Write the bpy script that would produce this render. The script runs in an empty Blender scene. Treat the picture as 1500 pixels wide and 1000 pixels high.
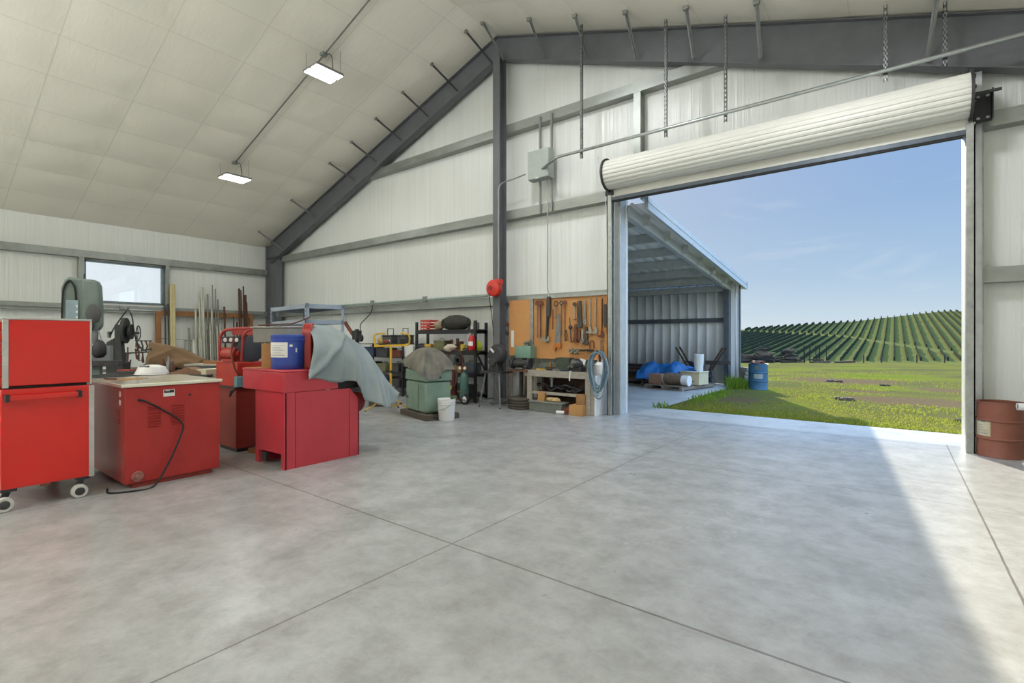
import bpy, bmesh, math, random
from mathutils import Vector, Matrix, Euler, noise
C = bpy.context.scene.collection
SC = bpy.context.scene
PI = math.pi
rnd = random.Random(7)

# ------------------------------------------------------------------ materials
def lin(c):
    if isinstance(c, str):
        c = c.lstrip('#'); c = tuple(int(c[i:i+2], 16)/255 for i in (0, 2, 4))
    return tuple((x/12.92 if x <= .04045 else ((x+.055)/1.055)**2.4) for x in c)

class NT:
    """small node-tree writer"""
    def __init__(s, name):
        s.m = bpy.data.materials.new(name); s.m.use_nodes = True
        s.t = s.m.node_tree; s.n = s.t.nodes; s.l = s.t.links
        s.b = s.n['Principled BSDF']
    def add(s, typ, **kw):
        n = s.n.new(typ)
        for k, v in kw.items():
            if k.startswith('i_'):
                n.inputs[int(k[2:]) if k[2:].isdigit() else k[2:].replace('_', ' ')].default_value = v
            else: setattr(n, k, v)
        return n
    def link(s, a, b): s.l.new(a, b)
    def coord(s, kind='Object', scale=(1, 1, 1), rot=(0, 0, 0)):
        tc = s.add('ShaderNodeTexCoord'); mp = s.add('ShaderNodeMapping')
        mp.inputs['Scale'].default_value = scale; mp.inputs['Rotation'].default_value = rot
        s.link(tc.outputs[kind], mp.inputs['Vector']); return mp.outputs['Vector']
    def noise(s, vec, scale, detail=4, rough=.55, dist=0):
        n = s.add('ShaderNodeTexNoise'); n.inputs['Scale'].default_value = scale
        n.inputs['Detail'].default_value = detail; n.inputs['Roughness'].default_value = rough
        n.inputs['Distortion'].default_value = dist
        s.link(vec, n.inputs['Vector']); return n.outputs['Fac']
    def ramp(s, fac, stops):
        r = s.add('ShaderNodeValToRGB'); el = r.color_ramp.elements
        while len(el) < len(stops): el.new(.5)
        for e, (p, c) in zip(el, stops):
            e.position = p; e.color = (*lin(c), 1) if not isinstance(c, (int, float)) else (c, c, c, 1)
        s.link(fac, r.inputs['Fac']); return r.outputs['Color']
    def math(s, op, a, b=None, c=None):
        n = s.add('ShaderNodeMath', operation=op)
        for i, v in enumerate((a, b, c)):
            if v is None: continue
            if isinstance(v, (int, float)): n.inputs[i].default_value = v
            else: s.link(v, n.inputs[i])
        return n.outputs[0]
    def mix(s, fac, a, b, mode='MIX'):
        n = s.add('ShaderNodeMix', data_type='RGBA', blend_type=mode)
        def put(sock, v):
            if isinstance(v, (int, float)): sock.default_value = v
            elif isinstance(v, (str, tuple)): sock.default_value = (*lin(v), 1)
            else: s.link(v, sock)
        f = n.inputs['Factor']
        if isinstance(fac, (int, float)): f.default_value = fac
        else: s.link(fac, f)
        put(n.inputs['A'], a); put(n.inputs['B'], b)
        return n.outputs['Result']
    def bump(s, h, strength=.3, dist=.01):
        b = s.add('ShaderNodeBump'); b.inputs['Strength'].default_value = strength
        b.inputs['Distance'].default_value = dist
        s.link(h, b.inputs['Height']); s.link(b.outputs['Normal'], s.b.inputs['Normal'])

MATS = {}
def mat(name, col, rough=.5, metal=0., col2=None, amt=.5, scale=6, bump=0, bscale=60, stretch=(1, 1, 1), spec=.5, detail=5):
    """procedural painted / rusty / cloth surface: two colours mixed by noise, plus fine bump"""
    if name in MATS: return MATS[name]
    t = NT(name); v = t.coord('Object', stretch)
    if col2 is None:
        l = col.lstrip('#'); col2 = '#' + ''.join('%02x' % int(int(l[i:i+2], 16)*.86) for i in (0, 2, 4))
    f = t.noise(v, scale, detail, .6)
    lo, hi = .5-.22, .5+.22
    mr = t.add('ShaderNodeMapRange'); mr.inputs[1].default_value = lo + (.5-amt)*.3; mr.inputs[2].default_value = hi + (.5-amt)*.3
    t.link(f, mr.inputs[0])
    c = t.mix(mr.outputs[0], col, col2)
    t.link(c, t.b.inputs['Base Color'])
    t.b.inputs['Roughness'].default_value = rough; t.b.inputs['Metallic'].default_value = metal
    t.b.inputs['Specular IOR Level'].default_value = spec
    if bump:
        t.bump(t.noise(v, bscale, 3), bump, .01)
    MATS[name] = t.m
    return t.m

# ------------------------------------------------------------------ mesh builder
class MB:
    def __init__(s, M=None): s.bm = bmesh.new(); s.M = M
    def v(s, p):
        p = Vector(p); return s.bm.verts.new(s.M @ p if s.M else p)
    def face(s, vs):
        try: return s.bm.faces.new(vs)
        except ValueError: return None
    def box(s, x0, y0, z0, x1, y1, z1):
        V = [s.v(p) for p in ((x0,y0,z0),(x1,y0,z0),(x1,y1,z0),(x0,y1,z0),(x0,y0,z1),(x1,y0,z1),(x1,y1,z1),(x0,y1,z1))]
        for f in ((0,3,2,1),(4,5,6,7),(0,1,5,4),(1,2,6,5),(2,3,7,6),(3,0,4,7)): s.face([V[i] for i in f])
        return s
    def cbox(s, c, size, rot=(0,0,0)):
        R = Euler(rot).to_matrix(); c = Vector(c)
        V = [s.v(c + R @ Vector((a*size[0]/2, b*size[1]/2, d*size[2]/2))) for a, b, d in
             ((-1,-1,-1),(1,-1,-1),(1,1,-1),(-1,1,-1),(-1,-1,1),(1,-1,1),(1,1,1),(-1,1,1))]
        for f in ((0,3,2,1),(4,5,6,7),(0,1,5,4),(1,2,6,5),(2,3,7,6),(3,0,4,7)): s.face([V[i] for i in f])
        return s
    def bar(s, p, q, w, h, up=(0,0,1)):
        """rectangular bar from p to q, w sideways, h along up"""
        p, q = Vector(p), Vector(q); d = (q-p).normalized(); u = Vector(up)
        a = d.cross(u)
        if a.length < 1e-4: a = d.cross(Vector((1,0,0)))
        a.normalize(); b = a.cross(d).normalized()
        V = [s.v(e + a*i*w/2 + b*j*h/2) for e in (p, q) for i, j in ((-1,-1),(1,-1),(1,1),(-1,1))]
        for f in ((0,1,2,3),(7,6,5,4),(0,4,5,1),(1,5,6,2),(2,6,7,3),(3,7,4,0)): s.face([V[i] for i in f])
        return s
    def ring(s, c, a, b, r, n, r2=None):
        return [s.v(Vector(c) + a*math.cos(2*PI*i/n)*r + b*math.sin(2*PI*i/n)*(r2 or r)) for i in range(n)]
    def cyl(s, p, q, r, r1=None, n=16, caps=True):
        p, q = Vector(p), Vector(q); d = (q-p).normalized()
        a = d.orthogonal().normalized(); b = d.cross(a)
        A = s.ring(p, a, b, r, n); B = s.ring(q, a, b, r if r1 is None else r1, n)
        for i in range(n): s.face([A[i], A[(i+1)%n], B[(i+1)%n], B[i]])
        if caps: s.face(A[::-1]); s.face(B)
        return s
    def tube(s, pts, r, n=8, closed=False):
        pts = [Vector(p) for p in pts]; rings = []; prev = None
        for i, p in enumerate(pts):
            if closed: d = (pts[(i+1)%len(pts)] - pts[i-1]).normalized()
            else: d = (pts[min(i+1, len(pts)-1)] - pts[max(i-1, 0)]).normalized()
            if prev is None: a = d.orthogonal().normalized()
            else:
                a = prev - d*prev.dot(d)
                a = a.normalized() if a.length > 1e-5 else d.orthogonal().normalized()
            prev = a; b = d.cross(a)
            rr = r[i] if isinstance(r, (list, tuple)) else r
            rings.append(s.ring(p, a, b, rr, n))
        k = len(rings)
        for j in range(k if closed else k-1):
            A, B = rings[j], rings[(j+1)%k]
            for i in range(n): s.face([A[i], A[(i+1)%n], B[(i+1)%n], B[i]])
        if not closed: s.face(rings[0][::-1]); s.face(rings[-1])
        return s
    def lathe(s, prof, n=28, c=(0,0,0), axis='z', sq=None):
        c = Vector(c); A = {'z': (Vector((1,0,0)), Vector((0,1,0)), Vector((0,0,1))), 'x': (Vector((0,1,0)), Vector((0,0,1)), Vector((1,0,0))),
             'y': (Vector((0,0,1)), Vector((1,0,0)), Vector((0,1,0)))}[axis]
        rings = []
        for r, z in prof:
            if r < 1e-5: rings.append([s.v(c + A[2]*z)])
            else: rings.append(s.ring(c + A[2]*z, A[0], A[1], r, n))
        for P, Q in zip(rings, rings[1:]):
            for i in range(n):
                j = (i+1) % n
                if len(P) == 1 and len(Q) == 1: continue
                if len(P) == 1: s.face([P[0], Q[j], Q[i]])
                elif len(Q) == 1: s.face([P[i], P[j], Q[0]])
                else: s.face([P[i], P[j], Q[j], Q[i]])
        return s
    def prism(s, poly, h0, h1, axis='y'):
        """extrude a 2-D polygon along axis: 'y' -> (x,z), 'x' -> (y,z), 'z' -> (x,y)"""
        f = {'y': lambda a, b, h: (a, h, b), 'x': lambda a, b, h: (h, a, b), 'z': lambda a, b, h: (a, b, h)}[axis]
        A = [s.v(f(a, b, h0)) for a, b in poly]; B = [s.v(f(a, b, h1)) for a, b in poly]
        n = len(poly); s.face(A[::-1]); s.face(B)
        for i in range(n): s.face([A[i], A[(i+1)%n], B[(i+1)%n], B[i]])
        return s
    def ell(s, c, rx, ry, rz, n=14, m=8, jit=0, seed=0):
        rr = random.Random(seed); rows = []
        for j in range(m+1):
            th = PI*j/m
            if j in (0, m): rows.append([s.v(Vector(c)+Vector((0,0,rz*math.cos(th))))]); continue
            rows.append([s.v(Vector(c)+Vector((rx*math.sin(th)*math.cos(2*PI*i/n), ry*math.sin(th)*math.sin(2*PI*i/n), rz*math.cos(th)))*(1+rr.uniform(-jit, jit))) for i in range(n)])
        for P, Q in zip(rows, rows[1:]):
            for i in range(n):
                k = (i+1) % n
                if len(P) == 1: s.face([P[0], Q[i], Q[k]])
                elif len(Q) == 1: s.face([P[i], Q[0], P[k]])
                else: s.face([P[i], Q[i], Q[k], P[k]])
        return s
    def grid(s, nu, nv, fn, close_u=False):
        V = [[s.v(fn(i/(nu if close_u else nu-1), j/(nv-1))) for j in range(nv)] for i in range(nu)]
        for i in range(nu if close_u else nu-1):
            for j in range(nv-1):
                a, b = V[i], V[(i+1) % nu]
                s.face([a[j], b[j], b[j+1], a[j+1]])
        return s
    def build(s, name, m, parent=None, bevel=0, ang=35, thick=0, loc=None, rz=0, fix=True):
        if fix: bmesh.ops.recalc_face_normals(s.bm, faces=s.bm.faces)
        me = bpy.data.meshes.new(name); s.bm.to_mesh(me); s.bm.free()
        me.materials.append(m)
        me.shade_smooth(); me.set_sharp_from_angle(angle=math.radians(ang))
        o = bpy.data.objects.new(name, me); C.objects.link(o)
        if parent: o.parent = parent
        if loc: o.location = loc
        if rz: o.rotation_euler.z = rz
        if thick:
            md = o.modifiers.new('thick', 'SOLIDIFY'); md.thickness = thick; md.offset = 0
        if bevel:
            md = o.modifiers.new('bevel', 'BEVEL'); md.width = bevel; md.segments = 2; md.limit_method = 'ANGLE'; md.angle_limit = math.radians(40)
            md.harden_normals = False
        return o

def tag(o, label=None, cat=None, group=None, kind=None):
    if label: o['label'] = label
    if cat: o['category'] = cat
    if group: o['group'] = group
    if kind: o['kind'] = kind
    return o
def thing(name, label, cat, loc=(0,0,0), rz=0, group=None):
    o = bpy.data.objects.new(name, None); o.empty_display_size = .1; C.objects.link(o)
    o.location = loc; o.rotation_euler.z = rz
    return tag(o, label, cat, group)
def one(name, mb, m, label, cat, loc=(0,0,0), rz=0, group=None, **kw):
    o = mb.build(name, m, None, loc=loc, rz=rz, **kw)
    return tag(o, label, cat, group)
def struct(name, mb, m, **kw):
    return tag(mb.build(name, m, **kw), kind='structure')
def dup(root, loc, rz=0, label=None, group=None):
    r = root.copy(); C.objects.link(r); r.location = loc; r.rotation_euler = (0, 0, rz)
    if label: r['label'] = label
    if group: r['group'] = group
    for ch in list(root.children):
        c = ch.copy(); C.objects.link(c); c.parent = r
        for g in list(ch.children):
            d = g.copy(); C.objects.link(d); d.parent = c
    return r
def arc(c, r, a0, a1, n, plane='xz'):
    out = []
    for i in range(n+1):
        a = math.radians(a0+(a1-a0)*i/n); u, w = r*math.cos(a), r*math.sin(a)
        out.append({'xz': (c[0]+u, c[1], c[2]+w), 'yz': (c[0], c[1]+u, c[2]+w), 'xy': (c[0]+u, c[1]+w, c[2])}[plane])
    return out
def smooth_path(pts, k=6):
    """Catmull-Rom through the points"""
    P = [Vector(p) for p in pts]; P = [P[0]*2-P[1]] + P + [P[-1]*2-P[-2]]; out = []
    for i in range(1, len(P)-2):
        for j in range(k):
            t = j/k; a, b, c, d = P[i-1], P[i], P[i+1], P[i+2]
            out.append(.5*((2*b)+(c-a)*t+(2*a-5*b+4*c-d)*t*t+(3*b-a-3*c+d)*t**3))
    out.append(P[-2]); return out

# ------------------------------------------------------------------ shared materials
steel_dark = mat('dark_primer_steel', '#67696d', .5, .0, '#5b5d61', .4, 3)
galv = mat('galvanised_steel', '#a9aca8', .38, .75, '#8c908e', .5, 9)
galv_lit = mat('galvanised_steel_lit', '#c2c6c8', .42, .45, '#aeb3b6', .5, 7)  # lighter copy of the galvanised steel, daylight at the door put into its colour
girt_m = mat('galvanised_girt', '#9fa39d', .42, .55, '#868a85', .5, 4, stretch=(.4, 1, 1))
black = mat('black_paint', '#232427', .45)
blackrub = mat('black_rubber', '#1c1c1d', .7)
red_gloss = mat('bright_red_enamel', '#cb2119', .28, 0, '#c01f18', .4, 2.0)
red_dull = mat('faded_red_enamel', '#a63430', .33, 0, '#962c2a', .5, 3.5, bump=.02, spec=.3)
red_rose = mat('pinkish_red_enamel', '#b83a44', .34, 0, '#ac323c', .5, 3, bump=.02)
red_brown = mat('brownish_red_paint', '#8d2f22', .5, 0, '#77281f', .5, 4)
alu = mat('brushed_aluminium', '#c9c9c4', .35, .6)
white_pl = mat('white_plastic', '#e2e3e2', .4, 0, '#d3d4d3')
rust = mat('rusty_iron', '#6d4634', .8, .2, '#4a342b', .5, 18, bump=.2)
rustred = mat('rust_red_iron', '#7a3b2b', .75, .1, '#5b3328', .5, 18, bump=.2)
iron = mat('dark_iron', '#4a4a49', .5, .5, '#38383a', .5, 14, bump=.1)
grey_steel = mat('bare_grey_steel', '#8d908f', .42, .7, '#6f7171', .5, 14)
kraft = mat('brown_cardboard', '#b58a58', .85, 0, '#a67c4c', .5, 5)
paper = mat('paper_label', '#d9dad6', .7, 0, '#cfd0cc')
wood_old = mat('weathered_timber', '#8d8173', .85, 0, '#6f665b', .5, 7, bump=.2, stretch=(1, 6, 6))
wood_fir = mat('fir_timber', '#94683f', .7, 0, '#825730', .5, 6, stretch=(5, 5, .6))
yellow = mat('yellow_enamel', '#dcb02a', .4)
# ------------------------------------------------------------------ camera
cd = bpy.data.cameras.new('camera'); cam = bpy.data.objects.new('camera', cd); C.objects.link(cam)
cam.location = (0, 0, 1.48); cam.rotation_euler = (PI/2, 0, math.radians(37.65))
cd.sensor_width = 36; cd.lens = 726/1500*36; cd.shift_y = -4/1500; cd.clip_end = 2000; cd.clip_start = .05
SC.camera = cam
SC.view_settings.view_transform = 'Standard'; SC.view_settings.look = 'None'
SC.view_settings.gamma = 1; SC.view_settings.exposure = 0; SC.view_settings.use_curve_mapping = False
SC.cycles.use_denoising = True
SC.cycles.max_bounces = 8; SC.cycles.diffuse_bounces = 6; SC.cycles.sample_clamp_indirect = 8

# ------------------------------------------------------------------ building dimensions
XL, XR, XA = -18.3, 3.72, -7.29          # left eave wall, right eave wall, ridge
YW, YB = 9.17, -13.0                     # skin of the door wall, wall behind
ZE, K = 4.85, 1/3.
def roofz(x): return ZE + (x-XL)*K if x < XA else ZE + (XR-x)*K
DX0, DX1, DH = -4.22, .74, 4.25          # roll-up door opening

# ------------------------------------------------------------------ structure materials
def wall_mat(name, c1, c2, st):
    t = NT(name); v = t.coord('Object', st)
    f = t.noise(v, 1.0, 6, .6, .4); g = t.noise(t.coord('Object', (1, 1, 1)), .7, 3)
    col = t.mix(f, c1, c2)  # glossy vertical streaks of the vinyl put into the colour
    col = t.mix(t.math('MULTIPLY', g, .35), col, '#c6c8c2')
    t.link(col, t.b.inputs['Base Color'])
    t.b.inputs['Roughness'].default_value = .27; t.b.inputs['Specular IOR Level'].default_value = .5
    n2 = t.noise(t.coord('Object', (st[0]*3, st[1]*3, st[2]*1.6)), 1.0, 3, .5, .3)
    t.bump(t.math('ADD', f, t.math('MULTIPLY', n2, .5)), .42, .04)
    return t.m
wall_m = wall_mat('vinyl_wall_insulation', '#ebedea', '#d2d5d0', (11, 11, .22))
def ceil_mat():
    t = NT('vinyl_roof_insulation'); v = t.coord('Object')
    g = t.noise(v, .9, 4)
    t.link(t.mix(g, '#ece7da', '#e4dfd1'), t.b.inputs['Base Color'])
    sx = t.add('ShaderNodeSeparateXYZ'); t.link(v, sx.inputs[0])
    def seam(o, off, per, w):
        k = t.math('ABSOLUTE', t.math('SUBTRACT', t.math('FRACT', t.math('DIVIDE', t.math('SUBTRACT', o, off), per)), .5))
        return t.math('GREATER_THAN', k, .5-w/per/2)
    xs = t.math('ABSOLUTE', t.math('SUBTRACT', sx.outputs[0], -7.29))
    sm_ = t.math('MAXIMUM', seam(sx.outputs[1], 2.1, 1.36, .022), t.math('MULTIPLY', seam(xs, 11.03, 1.065, .02), .8))
    t.link(t.mix(t.math('MULTIPLY', sm_, .22), t.mix(g, '#ece7da', '#e4dfd1'), '#8e8c84'), t.b.inputs['Base Color'])
    t.b.inputs['Roughness'].default_value = .3
    t.bump(t.noise(t.coord('Object', (2, 6, 2)), 1.5, 4, .6, .6), .12, .04)
    return t.m
def floor_mat(name, joints=True, tint='#ffffff'):
    t = NT(name); v = t.coord('Object')
    big = t.noise(v, .6, 8, .68, .25); mid = t.noise(v, 3.4, 8, .74, .15); fine = t.noise(v, 34, 4, .7)
    c = t.ramp(big, [(.3, '#949797'), (.5, '#a7aaab'), (.72, '#b6b9ba')] if joints else [(.3, '#b0b0ad'), (.5, '#b9b9b6'), (.72, '#c1c1be')])
    c = t.mix(t.math('MULTIPLY', t.math('SUBTRACT', mid, .40), 2.4 if joints else .5), c, '#74736f')
    streak = t.noise(t.coord('Object', (.9, 5.5, 1), (0, 0, .5)), 1.3, 5, .7)
    c = t.mix(t.math('MULTIPLY', t.math('SMOOTH_MAX', t.math('SUBTRACT', streak, .60), 0, .05), 1.1), c, '#c4c3bf')
    st = t.noise(v, 1.25, 7, .72, .1)
    c = t.mix(t.math('MULTIPLY', t.math('SMOOTH_MAX', t.math('SUBTRACT', st, .515), 0, .04), 3.0), c, '#6f706e')
    c = t.mix(t.math('MULTIPLY', fine, .38), c, '#8b8a86')
    if joints:
        sx = t.add('ShaderNodeSeparateXYZ'); t.link(t.add('ShaderNodeTexCoord').outputs['Object'], sx.inputs[0])
        wob = t.math('MULTIPLY', t.math('SUBTRACT', t.noise(v, 9, 3), .5), .012)
        m = None
        for ax, pos, w in ((0, -2.53, .006), (0, .575, .007), (1, 2.57, .008), (1, 5.92, .006), (0, -5.9, .006), (0, -9.2, .006), (1, -1.4, .006), (1, 9.0, .008)):
            d = t.math('ABSOLUTE', t.math('ADD', t.math('SUBTRACT', sx.outputs[ax], pos), wob))
            k = t.math('LESS_THAN', d, w)
            m = k if m is None else t.math('MAXIMUM', m, k)
        c = t.mix(t.math('MULTIPLY', m, .72), c, '#4d473e')
        # tyre scuffs curling in from the door
        dx = t.math('SUBTRACT', sx.outputs[0], -2.35); dy = t.math('SUBTRACT', sx.outputs[1], 4.6)
        r = t.math('SQRT', t.math('ADD', t.math('MULTIPLY', dx, dx), t.math('MULTIPLY', dy, dy)))
        ban = None
        for rad in (1.25, 1.5):
            e = t.math('SUBTRACT', 1, t.math('MULTIPLY', t.math('ABSOLUTE', t.math('SUBTRACT', r, rad)), 14))
            e = t.math('MAXIMUM', e, 0); ban = e if ban is None else t.math('ADD', ban, e)
        tr = t.noise(v, 22, 2, .5)
        ban = t.math('MULTIPLY', ban, t.math('MULTIPLY', t.math('GREATER_THAN', tr, .52), t.math('GREATER_THAN', sx.outputs[0], -1.55)))
        c = t.mix(t.math('MULTIPLY', ban, .16), c, '#d6d4d0')
    t.link(c, t.b.inputs['Base Color'])
    rg = t.math('ADD', t.math('MULTIPLY', mid, .34), .16)
    t.link(rg, t.b.inputs['Roughness']); t.b.inputs['Specular IOR Level'].default_value = .55
    t.bump(t.math('ADD', fine, t.math('MULTIPLY', mid, .6)), .06, .01)
    return t.m
floor_m = floor_mat('power_trowelled_concrete'); apron_m = floor_mat('outdoor_concrete', False)

# ------------------------------------------------------------------ shell
struct('floor', MB().box(XL-.1, YB-.1, -.15, XR+.1, YW, 0), floor_m)
struct('apron', MB().box(-4.0, YW, -.15, 16, 10.34, -.004), apron_m)
struct('lean_to_slab', MB().box(-22, YW, -.15, -4.0, 17.2, -.004), apron_m)
# door wall: gable with the opening cut out
m = MB()
def gable(y0, y1, x0, x1, hole=None):
    pts = [(x0, 0), (x0, roofz(x0)), (XA, roofz(XA)), (x1, roofz(x1)), (x1, 0)]
    if hole:
        a, b, h = hole; pts = [(x0, 0), (x0, roofz(x0)), (XA, roofz(XA)), (x1, roofz(x1)), (x1, 0), (b, 0), (b, h), (a, h), (a, 0)]
    return pts
m.prism(gable(0, 0, XL, XR, (DX0, DX1, DH)), YW, YW+.06, 'y')
struct('wall_front', m, wall_m)
# left eave wall with window opening (y 3.72-5.65, z 2.55-3.73)
WY0, WY1, WZ0, WZ1 = 3.72, 5.66, 2.54, 3.74
m = MB(); m.box(XL-.06, YB, 0, XL, WY0, ZE); m.box(XL-.06, WY1, 0, XL, YW, ZE); m.box(XL-.06, WY0, 0, XL, WY1, WZ0); m.box(XL-.06, WY0, WZ1, XL, WY1, ZE)
struct('wall_left', m, wall_m)
struct('wall_right', MB().box(XR, YB, 0, XR+.06, YW, ZE), wall_m)
BX0, BX1 = -13.5, -1.5
m = MB(); m.prism(gable(0, 0, XL, XR, (BX0, BX1, 4.25)), YB-.06, YB, 'y')
struct('wall_back', m, wall_m)
# ceiling: insulation blankets sagging between purlins
def ceiling():
    m = MB(); du, dv = 1.065, 1.36
    for side in (0, 1):
        def fn(a, b):
            x = XL + (XA-XL)*a if side == 0 else XR - (XR-XA)*a
            y = YB + (YW-YB)*b
            u = (abs(x-(XL if side == 0 else XR))+.02)/du; v = (y-2.1)/dv
            s = (abs(math.sin(PI*u))**.55)*(abs(math.sin(PI*v))**.35)
            return (x, y, roofz(x) - .012 - .045*s + .01*noise.noise(Vector((x*1.2, y*1.7, side))))
        m.grid(125, 166, fn)
    return m
struct('ceiling', ceiling(), ceil_mat(), fix=False, ang=80)
m = MB(); m.prism([(XL-.4, ZE-.13+.15), (XA, roofz(XA)+.17), (XR+.4, ZE+.02), (XR+.4, ZE+.09), (XA, roofz(XA)+.26), (XL-.4, ZE+.09)], YB-.2, YW+.25, 'y')
struct('roof_deck', m, mat('roof_sheet', '#9aa0a2', .4, .3))

# window_1 in left wall
w = tag(bpy.data.objects.new('window_1', None), kind='structure'); C.objects.link(w); w.location = (XL, WY0, WZ0)
fm = mat('grey_blue_window_frame', '#7d8c93', .4, .3)
m = MB(); W_, H_ = WY1-WY0, WZ1-WZ0
for b in ((0, 0, W_, .05), (0, H_-.05, W_, H_), (0, 0, .05, H_), (W_-.05, 0, W_, H_), ): m.box(-.05, b[0], b[1], .05, b[2], b[3])
m.build('window_frame', fm, w)
def glass_mat():
    t = NT('window_glass'); t.b.inputs['Transmission Weight'].default_value = 1; t.b.inputs['Roughness'].default_value = .0
    t.b.inputs['IOR'].default_value = 1.45; t.b.inputs['Base Color'].default_value = (.97, .985, .99, 1)
    return t.m
MB().box(-.006, .04, .04, .0, W_-.04, H_-.04).build('window_pane', glass_mat(), w)
# framing trim of the window opening
m = MB(); m.box(XL, WY0-.14, 2.28, XL+.2, WY0-.02, 3.86); m.box(XL, WY1+.02, 2.34, XL+.2, WY1+.12, 3.86)
struct('trim_1', m, girt_m)

# girts (Z purlin section seen from inside: lip, web, lip)
def girt(name, x0, x1, z, d=.2, m_=None):
    m = MB(); y = YW-d
    m.box(x0, y-.002, z-.1, x1, y+.004, z+.1)                # web face
    m.box(x0, y, z+.092, x1, YW, z+.1); m.box(x0, y, z-.1, x1, YW, z-.092)
    m.box(x0, y-.004, z-.1, x1, y, z-.07)
    return struct(name, m, m_ or girt_m)
girt('trim_2', XL+.95, DX0-.2, 2.36); girt('trim_3', DX1+.16, XR, 2.32)
girt('trim_4', XL+1.0, DX0-.2, 4.32); girt('trim_5', DX1+.16, XR, 4.36)
girt('trim_6', -12.6, -2.0, 6.3)
def girt_left(name, y0, y1, z):
    m = MB(); x = XL+.2
    m.box(x-.004, y0, z-.1, x+.002, y1, z+.1); m.box(XL, y0, z+.092, x, y1, z+.1); m.box(XL, y0, z-.1, x, y1, z-.092); m.box(x, y0, z-.1, x+.006, y1, z-.07)
    return struct(name, m, girt_m)
girt_left('trim_7', YB, 8.85, 3.88); girt_left('trim_8', YB, 8.85, 2.36)
# short stud above the door opening
struct('trim_9', MB().box(-3.97, 8.97, 4.9, -3.83, YW, 6.25), girt_m)
struct('trim_10', MB().box(.74, 9.0, 4.95, .92, YW, 5.4), girt_m)

# steel frame
def isec_v(x, y, z0, z1, wx, dy, tf=.014, tw=.01):
    """I column, flanges facing -y and +y"""
    m = MB(); m.box(x-wx/2, y-dy/2, z0, x+wx/2, y-dy/2+tf, z1); m.box(x-wx/2, y+dy/2-tf, z0, x+wx/2, y+dy/2, z1); m.box(x-tw/2, y-dy/2, z0, x+tw/2, y+dy/2, z1)
    return m
col = thing('steel_column', 'dark steel post under the ridge with a red reel on it', 'column', (-7.17, 8.83, 0))
isec_v(0, 0, 0, 7.95, .2, .25).build('shaft', steel_dark, col, bevel=.003)
MB().box(-.16, -.17, 0, .16, .16, .02).build('base_plate', steel_dark, col)
col = thing('steel_column', 'dark tapered steel column in the far left corner of the barn', 'column', (-17.75, 8.93, 0))
m = MB(); m.prism([(-.42, 0), (.38, 0), (.38, 4.3), (.75, 4.55), (.75, 5.16), (-.42, 4.80)], -.004, .004, 'y'); m.box(.37, -.1, 0, .39, .1, 4.3); m.box(-.43, -.1, 0, -.41, .1, 4.95); m.box(-.42, -.1, 4.4, .38, .1, 4.42)
m.build('shaft', steel_dark, col)
MB().box(-.45, -.14, 0, .42, .14, .02).build('base_plate', steel_dark, col)
# rafters (I sections following the roof)
def rafter(lab, x0, x1, d0, d1):
    r = thing('steel_rafter', lab, 'beam', (x0, 8.93, roofz(x0)-.05))
    z0, z1 = 0, roofz(x1)-roofz(x0)
    X = x1-x0
    def strip(a0, b0, a1, b1, y0, y1, nm):
        MB().prism([(0, a0), (X, a1), (X, b1), (0, b0)], y0, y1, 'y').build(nm, steel_dark, r)
    strip(-d0, 0, z1-d1, z1, -.006, .006, 'web')
    strip(-.014, 0, z1-.014, z1, -.09, .09, 'top_flange')
    strip(-d0-.014, -d0, z1-d1-.014, z1-d1, -.1, .1, 'bottom_flange')
    return r
rafter('long dark steel rafter rising from left corner to ridge', XL+.45, XA, .72, .52)
rafter('dark steel rafter sloping down right above the roll-up door', XA, XR-.1, .52, .78)
# flange braces: thin angle struts from purlin to rafter bottom
bl = mat('brace_steel', '#6c6e6f', .45, .5, '#5b5c5f'); bg = mat('brace_galvanised', '#9b9e9c', .42, .55)
for i, (x, xd, zd) in enumerate(((-7.61,.22,-.49),(-8.71,.22,-.44),(-9.76,.22,-.43),(-10.84,.22,-.41),(-11.92,.22,-.40),(-12.99,.24,-.37),(-15.12,.25,-.43),(-17.26,.25,-.52))):
    q = thing('flange_brace', 'thin steel brace from ceiling down to the left rafter', 'brace', (x, 8.17, roofz(x)-.03), 0, 'braces along the left rafter')
    m = MB(); e = (xd, .66, zd); m.bar((0,0,0), e, .045, .006); m.bar((0,0,-.02), (e[0], e[1], e[2]-.02), .006, .045); m.build('strut', bl, q)
    MB().cbox((.005, -.01, .0), (.07, .05, .1)).build('clip', galv, q, bevel=.004)
for i, (x, xd, zd) in enumerate(((-7.16,.1,-.6),(-5.91,-.06,-.5),(-4.84,-.06,-.52),(-3.8,-.06,-.54),(-2.73,-.06,-.56),(-1.66,-.06,-.58),(.44,-.08,-.62))):
    q = thing('flange_brace', 'galvanized brace from ceiling down to the right rafter', 'brace', (x, 8.24, roofz(x)-.03), 0, 'braces along the right rafter')
    m = MB(); e = (xd, .6, zd); m.bar((0,0,0), e, .06, .006); m.bar((0,0,-.025), (e[0], e[1], e[2]-.025), .006, .05); m.build('strut', bg, q)
    MB().cbox((0, -.01, .01), (.09, .06, .14)).build('clip', galv, q, bevel=.004)

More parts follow.
